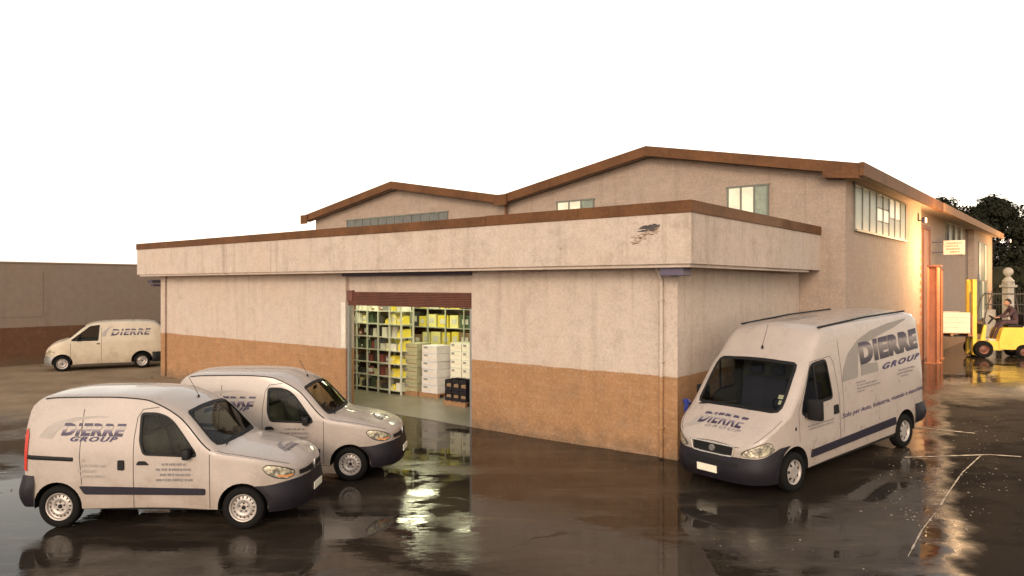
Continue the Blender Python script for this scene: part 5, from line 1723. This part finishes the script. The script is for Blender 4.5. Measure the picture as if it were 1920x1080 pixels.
def pallet(label, b, a, sb, sa, z=0.012, rz=None, group='pallets on the warehouse floor', loc=None):
    t = thing('pallet', label, 'pallet', loc or wpos(b, a, z), BRZ if rz is None else rz, group)
    for k in range(5):
        y = -sa / 2 + (sa - 0.10) * k / 4
        m = MB(); m.box(0, sb, y, y + 0.10, 0.105, 0.125); m.obj('board', M['wood'], t)
    for k in range(3):
        x = (sb - 0.09) * k / 2
        m = MB(); m.box(x, x + 0.09, -sa / 2, sa / 2, 0.0, 0.105); m.obj('bearer', M['wood'], t)
    return t
pallet('wooden pallet under the olive wrapped cartons', 2.5, 10.25, 0.8, 0.75)
pallet('wooden pallet under the lilac white cartons', 2.55, 9.45, 0.8, 0.80)
pallet('wooden pallet under the stepped bright white cartons', 3.0, 8.2, 0.9, 1.4)
pallet('wooden pallet under the black crates by the right door jamb', 1.9, 7.75, 0.7, 0.85)
for k in range(6):
    put_box('carton', 'carton', 'olive wrapped carton %s in the leftmost stack' % ['at the bottom', 'second from the bottom', 'third from the bottom', 'third from the top', 'second from the top', 'at the top'][k], 'olive wrapped cartons', 2.55, 10.25, 0.137 + k * 0.245, 0.62, 0.60, 0.24, wrap_mats['olive'], rot=rnd.uniform(-0.05, 0.05), tape=True)
    put_box('carton', 'carton', 'lilac white carton %s of the middle stack' % ['at the bottom', 'second from the bottom', 'third from the bottom', 'third from the top', 'second from the top', 'at the top'][k], 'lilac white cartons', 2.60, 9.45, 0.137 + k * 0.24, 0.62, 0.66, 0.235, wrap_mats['lilac'], rot=rnd.uniform(-0.05, 0.05), tape=True)
for col, (a, n) in enumerate(((8.78, 6), (8.30, 6), (7.82, 4))):
    for k in range(n):
        put_box('carton', 'carton', 'bright white carton, %s of its column, %s' % (['bottom', 'second up', 'third up', 'fourth up', 'fifth up', 'topmost'][k], ['next to the lilac stack', 'in the middle of the white stack', 'on the right step of the white stack'][col]), 'stepped bright white cartons', 3.05, a, 0.137 + k * 0.255, 0.62, 0.45, 0.25, wrap_mats['white'], rot=rnd.uniform(-0.05, 0.05), tape=True)
for r_ in range(2):
    for c_ in range(3):
        o = thing('crate', 'black crate %s, %s' % (['on the lower row', 'on the upper row'][r_], ['right end beside the jamb', 'middle of the row', 'left end of the row'][c_]), 'crate', wpos(1.95, 7.47 + c_ * 0.28, 0.137 + r_ * 0.30), BRZ, 'black crates by the jamb')
        m = MB()
        m.box(0, 0.55, -0.128, -0.112, 0, 0.29); m.box(0, 0.55, 0.112, 0.128, 0, 0.29); m.box(0, 0.016, -0.112, 0.112, 0.0, 0.09); m.box(0, 0.016, -0.112, 0.112, 0.20, 0.29); m.box(0.5, 0.516, -0.112, 0.112, 0, 0.29); m.box(0.016, 0.5, -0.112, 0.112, 0, 0.015)
        m.obj('crate_shell', M['plastic'], o)
        m = MB(); m.box(0.03, 0.45, -0.10, 0.10, 0.02, 0.17, 0.01); m.obj('contents', goods_mats['brown'], o)

for i, (bb, a) in enumerate(((1.9, 7.4), (1.9, 9.6), (1.6, 11.8), (4.0, 11.4))):
    t = thing('ceiling_light', 'fluorescent ceiling light %s inside the warehouse' % ['over the black crates', 'over the carton stacks', 'over the left rack', 'before the rear rack'][i], 'ceiling light', wpos(bb, a, 3.66), BRZ, 'lit tubes on the warehouse ceiling')
    m = MB(); m.box(-0.7, 0.7, -0.08, 0.08, 0.0, 0.04); m.obj('housing', M['steel'], t)
    m = MB(); m.cyl((-0.65, 0, -0.02), (0.65, 0, -0.02), 0.018, 0.018, 8); m.obj('tube', M['tube'], t)
    ld = bpy.data.lights.new('tube_light', 'AREA'); ld.shape = 'RECTANGLE'; ld.size = 1.4; ld.size_y = 0.7
    ld.energy = 26; ld.color = (1.0, 0.97, 0.60)
    lo = bpy.data.objects.new('tube_light', ld); COL.objects.link(lo); lo.parent = t; lo.location = (0, 0, -0.06)

# ------------------------------------------------------------------ orange posts and projecting sign on the hall
def post(label, s, out, w, h):
    b, a = BX + s, EAVE_A - out
    p = wpos(b, a)
    z = ground_z(p.x, p.y)
    t = thing('steel_post', label, 'post', (p.x, p.y, z), BRZ, 'orange steel posts')
    m = MB()
    m.box(-w / 2, w / 2, -w / 2, -w / 2 + 0.05, 0, h); m.box(-w / 2, w / 2, w / 2 - 0.05, w / 2, 0, h); m.box(-0.03, 0.03, -w / 2 + 0.05, w / 2 - 0.05, 0.0, h)
    m.obj('web', M['orange'], t)
    m = MB(); m.box(-w * 0.7, w * 0.7, -w * 0.7, w * 0.7, -0.02, 0.03); m.obj('base_plate', M['orange'], t)
    m = MB(); m.box(-w * 0.55, w * 0.55, -w * 0.75, w * 0.5, h, h + 0.06); m.obj('cap_plate', M['rust'], t)
post('near orange steel post, the stouter one, at the hall wall behind the tall van', 10.45, 0.35, 0.36, 3.55)
post('slimmer orange steel post standing behind the stouter one', 12.5, 0.22, 0.24, 3.45)

def sign():
    p = wpos(BX + 14.3, EAVE_A, 4.66)
    t = thing('sign_board', 'white sign board projecting from the hall wall below the far window', 'sign', p, BRZ)
    m = MB(); m.box(-0.02, 0.02, -0.86, -0.10, 0, 0.58, 0.004); m.obj('board', M['paleboard'], t)
    m = MB(); m.box(-0.015, 0.015, -0.12, 0.31, 0.50, 0.54); m.box(-0.015, 0.015, -0.12, 0.31, 0.08, 0.12); m.obj('bracket', M['darksteel'], t)
    V, F = dash_shape([(0.1, 0.9), (0.05, 0.7), (0.1, 0.8), (0.3, 0.8)], 21)
    me = bpy.data.meshes.new('print'); me.from_pydata([(-0.024, -0.14 - u * 0.68, 0.05 + v * 0.48) for u, v in V], [], F)
    link_mesh('print', me, M['wood'], t)
sign()

# ------------------------------------------------------------------ forklift, its load and driver
FKX, FKY, FKR = 18.75, 29.25, math.atan2(0.22, -0.975)
FKZ = ground_z(FKX, FKY)
def fk(x, y, z):
    c, s = math.cos(FKR), math.sin(FKR)
    return Vector((FKX + (x - 1.4) * c - y * s, FKY + (x - 1.4) * s + y * c, FKZ + z))
def build_forklift():
    t = thing('forklift', 'yellow forklift truck carrying a pale crate beside the hall', 'forklift', fk(0, 0, 0), FKR)
    m = MB(); m.prism(rounded([(-0.62, 0.34), (0.84, 0.34), (0.84, 0.70), (0.72, 1.16), (0.60, 1.20), (-0.50, 1.20), (-0.66, 1.05), (-0.70, 0.55)], 0.12), -0.52, 0.52, 'Y'); m.obj('body', M['yellow'], t, True, bevel=0.03)
    m = MB(); m.prism(rounded([(0.70, 0.30), (1.55, 0.30), (1.56, 0.52), (1.50, 0.66), (0.70, 0.66)], 0.06), -0.47, 0.47, 'Y'); m.obj('chassis', M['yellow'], t, bevel=0.02)
    for s in (-1, 1):
        m = MB(); m.prism([(1.30, 0.66), (1.48, 0.66), (1.34, 1.30), (1.26, 1.30)], s * 0.40 - 0.05, s * 0.40 + 0.05, 'Y'); m.obj('cowl', M['yellow'], t, bevel=0.01)
    m = MB(); m.box(1.24, 1.32, -0.36, 0.36, 0.9, 1.32, 0.02); m.obj('dashboard', M['iron'], t)
    for x, r, w in ((0.0, 0.27, 0.2), (1.4, 0.34, 0.24)):
        for s in (-1, 1):
            o = MB(); h = w / 2
            o.lathe([(r * 0.55, -h), (r - 0.04, -h), (r, -h * 0.6), (r, h * 0.6), (r - 0.04, h), (r * 0.55, h)], 28)
            q = o.obj('wheel', M['tyre'], t, True); q.location = (x, s * 0.50, r)
            o = MB(); o.lathe([(r * 0.56, h * 0.7 * s), (r * 0.4, h * 0.4 * s), (r * 0.2, h * 0.7 * s), (0.003, h * 0.75 * s)], 20); q2 = o.obj('rim', M['rust'], q, True)
    # mast: two channel rails, inner rails, ties, chain
    for s in (-1, 1):
        m = MB(); m.box(1.58, 1.72, s * 0.30 - 0.08, s * 0.30 + 0.08, 0.10, 3.10); m.obj('mast_rail', M['yellow'], t)
        m = MB(); m.box(1.60, 1.70, s * 0.17 - 0.03, s * 0.17 + 0.03, 0.15, 3.02); m.obj('inner_rail', M['yellow'], t)
    for z in (0.3, 1.9, 3.0):
        m = MB(); m.box(1.57, 1.62, -0.38, 0.38, z, z + 0.10); m.obj('mast_tie', M['yellow'], t)
    m = MB(); m.cyl((1.65, 0, 0.2), (1.65, 0, 2.6), 0.05, 0.05, 10); m.obj('lift_ram', M['steel'], t)
    m = MB(); m.box(1.73, 1.78, -0.42, 0.42, 0.82, 0.92); m.box(1.73, 1.78, -0.42, 0.42, 1.22, 1.32); m.box(1.73, 1.77, -0.40, -0.34, 0.92, 1.7); m.box(1.73, 1.77, 0.34, 0.40, 0.92, 1.7); m.obj('carriage', M['orange'], t)
    for s in (-1, 1):
        m = MB(); m.box(1.785, 1.83, s * 0.25 - 0.06, s * 0.25 + 0.06, 0.80, 1.3); m.box(1.83, 3.05, s * 0.25 - 0.06, s * 0.25 + 0.06, 0.80, 0.84); m.obj('fork', M['iron'], t)
    # overhead guard
    for s in (-1, 1):
        m = MB(); m.tube([(1.40, s * 0.44, 1.28), (1.15, s * 0.44, 2.3), (1.02, s * 0.44, 2.52), (-0.1, s * 0.44, 2.52), (-0.32, s * 0.44, 1.18)], 0.028, 6); m.obj('guard_post', M['iron'], t, True)
    for k in range(7):
        x = 1.0 - k * 0.18
        m = MB(); m.cyl((x, -0.44, 2.52), (x, 0.44, 2.52), 0.016, 0.016, 6); m.obj('guard_bar', M['iron'], t)
    m = MB(); m.box(-0.12, 0.42, -0.24, 0.24, 1.20, 1.30, 0.03); m.box(-0.24, -0.12, -0.24, 0.24, 1.28, 1.72, 0.04); m.obj('seat', M['black'], t, True)
    q = steering(t, 0.86, 0.0, 1.56, 0.17, -35)
    m = MB(); m.cyl((1.30, 0.36, 1.3), (1.36, 0.40, 1.55), 0.05, 0.06, 10); m.obj('work_lamp', M['iron'], t)
build_forklift()
pallet('orange brown pallet lifted on the forks of the yellow forklift', 0, 0, 1.35, 1.1, rz=FKR, loc=fk(1.85, 0, 0.842), group='pallet on the forks')
def crate_load():
    t = thing('crate', 'pale boarded crate on the pallet in front of the forklift mast', 'crate', fk(1.87, 0, 0.97), FKR)
    for k in range(4):
        z = k * 0.205
        m = MB(); m.box(0, 1.30, -0.54, -0.52, z + 0.003, z + 0.20); m.obj('plank', M['paleboard'], t)
        m = MB(); m.box(0, 1.30, 0.52, 0.54, z + 0.003, z + 0.20); m.obj('plank', M['paleboard'], t)
        m = MB(); m.box(0, 0.02, -0.518, 0.518, z + 0.003, z + 0.20); m.obj('plank', M['paleboard'], t)
        m = MB(); m.box(1.28, 1.30, -0.518, 0.518, z + 0.003, z + 0.20); m.obj('plank', M['paleboard'], t)
    m = MB(); m.box(0.021, 1.279, -0.518, 0.518, 0.01, 0.80); m.obj('contents', M['paleboard'], t)
crate_load()

def skin_body(name, joints, bones, material, parent, levels=2):
    me = bpy.data.meshes.new(name)
    me.from_pydata([j[0] for j in joints], bones, [])
    o = bpy.data.objects.new(name, me)
    COL.objects.link(o)
    sk = o.modifiers.new('skin', 'SKIN')
    for i, j in enumerate(joints):
        r = j[1] if isinstance(j[1], tuple) else (j[1], j[1])
        me.skin_vertices[0].data[i].radius = r
    me.skin_vertices[0].data[0].use_root = True
    ss = o.modifiers.new('sub', 'SUBSURF'); ss.levels = levels; ss.render_levels = levels
    dg = bpy.context.evaluated_depsgraph_get()
    nm = bpy.data.meshes.new_from_object(o.evaluated_get(dg))
    bpy.data.objects.remove(o); bpy.data.meshes.remove(me)
    nm.name = name
    nm.materials.clear()
    return link_mesh(name, nm, material, parent, True)

def driver():
    t = thing('person', 'seated driver in dark work clothes leaning forward on the forklift', 'person', fk(0.05, 0, 1.30), FKR)
    t.scale = (1.12, 1.12, 1.12)
    # local metres: x forward, z up from the seat
    J = [((0.0, 0, 0.10), (0.15, 0.13)), ((0.05, 0, 0.30), (0.145, 0.12)), ((0.13, 0, 0.50), (0.17, 0.12)), ((0.18, 0, 0.60), (0.10, 0.09)), ((0.22, 0, 0.68), (0.055, 0.055)),
         ((0.14, 0.19, 0.55), 0.065), ((0.30, 0.25, 0.33), 0.05), ((0.56, 0.15, 0.26), 0.04),
         ((0.14, -0.19, 0.55), 0.065), ((0.30, -0.25, 0.33), 0.05), ((0.56, -0.15, 0.26), 0.04),
         ((0.06, 0.11, 0.08), 0.10), ((0.46, 0.15, 0.10), 0.075), ((0.70, 0.15, -0.32), 0.05), ((0.74, 0.15, -0.50), 0.045),
         ((0.06, -0.11, 0.08), 0.10), ((0.46, -0.15, 0.10), 0.075), ((0.70, -0.15, -0.32), 0.05), ((0.74, -0.15, -0.50), 0.045)]
    B_ = [(0, 1), (1, 2), (2, 3), (3, 4), (2, 5), (5, 6), (6, 7), (2, 8), (8, 9), (9, 10), (0, 11), (11, 12), (12, 13), (13, 14), (0, 15), (15, 16), (16, 17), (17, 18)]
    skin_body('body', J, B_, M['cloth'], t)
    hd = MB()
    bmesh.ops.create_uvsphere(hd.bm, u_segments=18, v_segments=14, radius=0.105)
    for v in hd.bm.verts:
        v.co.z *= 1.22
        v.co.y *= 0.86
        if v.co.z < -0.03: v.co.x += 0.015; v.co.y *= 1 - 0.9 * (-0.03 - v.co.z)
        v.co += Vector((0.26, 0, 0.78))
    hd.box(0.355, 0.39, -0.014, 0.014, 0.745, 0.79, 0.01)            # nose
    for s in (-1, 1):
        hd.box(0.24, 0.28, s * 0.09 - 0.012, s * 0.09 + 0.012, 0.745, 0.81, 0.008)
    hd.obj('head', M['skin'], t, True)
    fc = MB()
    for s in (-1, 1): fc.box(0.352, 0.360, s * 0.035 - 0.012, s * 0.035 + 0.012, 0.795, 0.808)
    fc.box(0.345, 0.358, -0.025, 0.025, 0.705, 0.713)
    fc.obj('eyes_and_mouth', M['hair'], t)
    hr = MB()
    bmesh.ops.create_uvsphere(hr.bm, u_segments=16, v_segments=12, radius=0.114)
    kill = []
    for v in hr.bm.verts:
        if v.co.z < -0.02 - 0.4 * min(0, v.co.x) * 0 and v.co.x > -0.02 or v.co.z < -0.07 or (v.co.x > 0.07 and v.co.z < 0.05): kill.append(v)
        v.co.z *= 1.18; v.co.y *= 0.9
        v.co += Vector((0.252, 0, 0.79))
    bmesh.ops.delete(hr.bm, geom=kill, context='VERTS')
    hr.obj('hair', M['hair'], t, True)
    for s in (-1, 1):
        jj = [((0.56, s * 0.15, 0.26), 0.032), ((0.63, s * 0.135, 0.255), (0.042, 0.022)), ((0.67, s * 0.13, 0.25), (0.040, 0.018))]
        bb = [(0, 1), (1, 2)]
        for q in range(4):
            y0 = s * (0.105 + 0.017 * q)
            L = (0.05, 0.06, 0.056, 0.045)[q]
            i = len(jj)
            jj += [((0.67 + L * 0.55, y0, 0.24), 0.0095), ((0.67 + L * 0.7, y0, 0.205), 0.0085)]
            bb += [(2, i), (i, i + 1)]
        i = len(jj)
        jj += [((0.64, s * 0.095, 0.235), 0.011), ((0.675, s * 0.085, 0.215), 0.0095)]
        bb += [(1, i), (i, i + 1)]
        skin_body('hand', jj, bb, M['skin'], t, 1)
        sh = MB(); sh.box(0.68, 0.94, s * 0.15 - 0.05, s * 0.15 + 0.05, -0.60, -0.51, 0.03); sh.obj('shoe', M['shoe'], t, True)
driver()

# ------------------------------------------------------------------ gate pillar, railing, hedge and trees at the far right
def pillar():
    p = Vector((27.3, 40.0, 0)); z = ground_z(p.x, p.y)
    t = thing('gate_pillar', 'pale stone gate pillar topped by a ball finial behind the forklift', 'pillar', (p.x, p.y, z), 0.2)
    m = MB(); m.box(-0.20, 0.20, -0.20, 0.20, 0, 2.75, 0.02); m.obj('shaft', M['stone'], t)
    m = MB(); m.box(-0.30, 0.30, -0.30, 0.30, 2.75, 2.88, 0.03); m.box(-0.22, 0.22, -0.22, 0.22, 2.88, 3.0, 0.02); m.obj('cornice', M['stone'], t)
    m = MB(); m.lathe([(0.27, 3.0), (0.30, 3.1), (0.16, 3.28), (0.10, 3.34), (0.13, 3.38), (0.235, 3.50), (0.25, 3.60), (0.22, 3.72), (0.12, 3.82), (0.003, 3.85)], 20, 'Z'); m.obj('finial', M['stone'], t, True)
pillar()
def railing():
    x0, x1, y = 25.0, 34.0, 41.0
    z = ground_z(27, 41)
    t = thing('iron_fence', 'dark iron railing fence running behind the gate pillar', 'fence', (x0, y, z))
    for zz in (0.3, 1.75, 2.35):
        m = MB(); m.box(0, x1 - x0, -0.02, 0.02, zz, zz + 0.05); m.obj('rail', M['stone'] if zz > 2 else M['iron'], t)
    me = None
    for k in range(60):
        m = MB(); m.cyl((0, 0, 0), (0, 0, 2.55), 0.014, 0.014, 6)
        if me is None: me = m.mesh('bar')
        else: m.bm.free()
        o = link_mesh('bar', me, M['iron'], t); o.location = (0.1 + k * 0.15, 0.03, 0)
    m = MB(); m.box(0, 2.2, -0.12, 0.12, -0.1, 1.5); m.obj('plinth', M['stone'], t)
railing()

def leaf_cloud(name, clumps, per, size, material, parent, seed):
    r = random.Random(seed)
    V, F = [], []
    for (c, rad) in clumps:
        c = Vector(c)
        for _ in range(per):
            d = Vector((r.gauss(0, 1), r.gauss(0, 1), r.gauss(0, 1))).normalized()
            p = c + Vector((d.x * rad, d.y * rad, d.z * rad * 0.75)) * (r.random() ** 0.45)
            n = (d + Vector((r.uniform(-.8, .8), r.uniform(-.8, .8), r.uniform(-.3, .9)))).normalized()
            a = n.orthogonal().normalized(); b = n.cross(a)
            th = r.uniform(0, 6.28)
            u = a * math.cos(th) + b * math.sin(th); w = n.cross(u)
            s = size * r.uniform(0.6, 1.4)
            i = len(V)
            V += [p - u * s, p + w * s * 0.45, p + u * s, p - w * s * 0.45]
            F.append((i, i + 1, i + 2, i + 3))
    me = bpy.data.meshes.new(name)
    me.from_pydata(V, [], F)
    return link_mesh(name, me, material, parent)

def tree(label, x, y, h, rx, seed, zc0=0.45):
    r = random.Random(seed)
    z = ground_z(x, y)
    t = thing('tree', label, 'tree', (x, y, z), 0, 'dark trees behind the hall')
    m = MB()
    m.cyl((0, 0, -0.2), (0.15, 0, h * 0.45), 0.30, 0.20, 12, False)
    m.cyl((0.15, 0, h * 0.45), (0.0, 0.1, h * 0.85), 0.20, 0.07, 10, False)
    limbs = []
    for k in range(9):
        a = r.uniform(0, 6.28); z0 = h * r.uniform(0.38, 0.7)
        e = Vector((rx * 0.8 * math.cos(a), rx * 0.8 * math.sin(a), z0 + h * r.uniform(0.08, 0.28)))
        m.cyl((0.1, 0, z0), tuple(e), 0.09, 0.03, 7, False)
        limbs.append(e)
    m.obj('trunk', M['bark'], t, True)
    cl = []
    for e in limbs: cl.append((tuple(e), r.uniform(0.9, 1.5)))
    for k in range(34):
        a = r.uniform(0, 6.28); q = r.random() ** 0.5
        zz = r.uniform(zc0, 0.97)
        env = math.sin(math.pi * min(1, max(0.02, (zz - zc0 + 0.12) / (1.05 - zc0)))) ** 0.6
        cl.append(((rx * q * env * math.cos(a), rx * q * env * math.sin(a), h * zz - 0.3), r.uniform(0.55, 1.25)))
    leaf_cloud('crown', cl, 420, 0.15, M['leaf'], t, seed + 1)['kind'] = 'stuff'
tree('broad dark tree rising just behind the far end of the hall roof', 35.0, 53.0, 9.4, 3.6, 21)
tree('second dark tree with a ragged crown further right of the hall', 37.6, 52.0, 8.0, 2.0, 33, 0.80)
tree('dark tree cut by the right edge of the picture', 41.2, 54.0, 8.3, 3.0, 45, 0.80)
tree('dark tree peeping over the long hall eave, left of the broad one', 32.3, 54.5, 10.1, 2.6, 57, 0.5)

def hedge():
    t = thing('hedge', 'tall dark hedge behind the gate pillar and railing', 'hedge', (25.0, 46.0, 0))
    r = random.Random(8)
    cl = [((r.uniform(0, 18), r.uniform(0, 1.6), r.uniform(0.5, 4.5)), r.uniform(0.6, 0.9)) for _ in range(140)]
    leaf_cloud('foliage', cl, 170, 0.13, M['leaf'], t, 9)['kind'] = 'stuff'
    m = MB()
    for k in range(12): m.cyl((0.8 + k * 1.5, 0.8, -0.1), (0.8 + k * 1.5, 0.8, 3.6), 0.08, 0.03, 7)
    m.obj('stem', M['bark'], t)
    m = MB(); m.box(0, 18, 0.5, 1.1, 0, 4.6, 0.1); m.obj('dense_core', M['leaf'], t)
hedge()
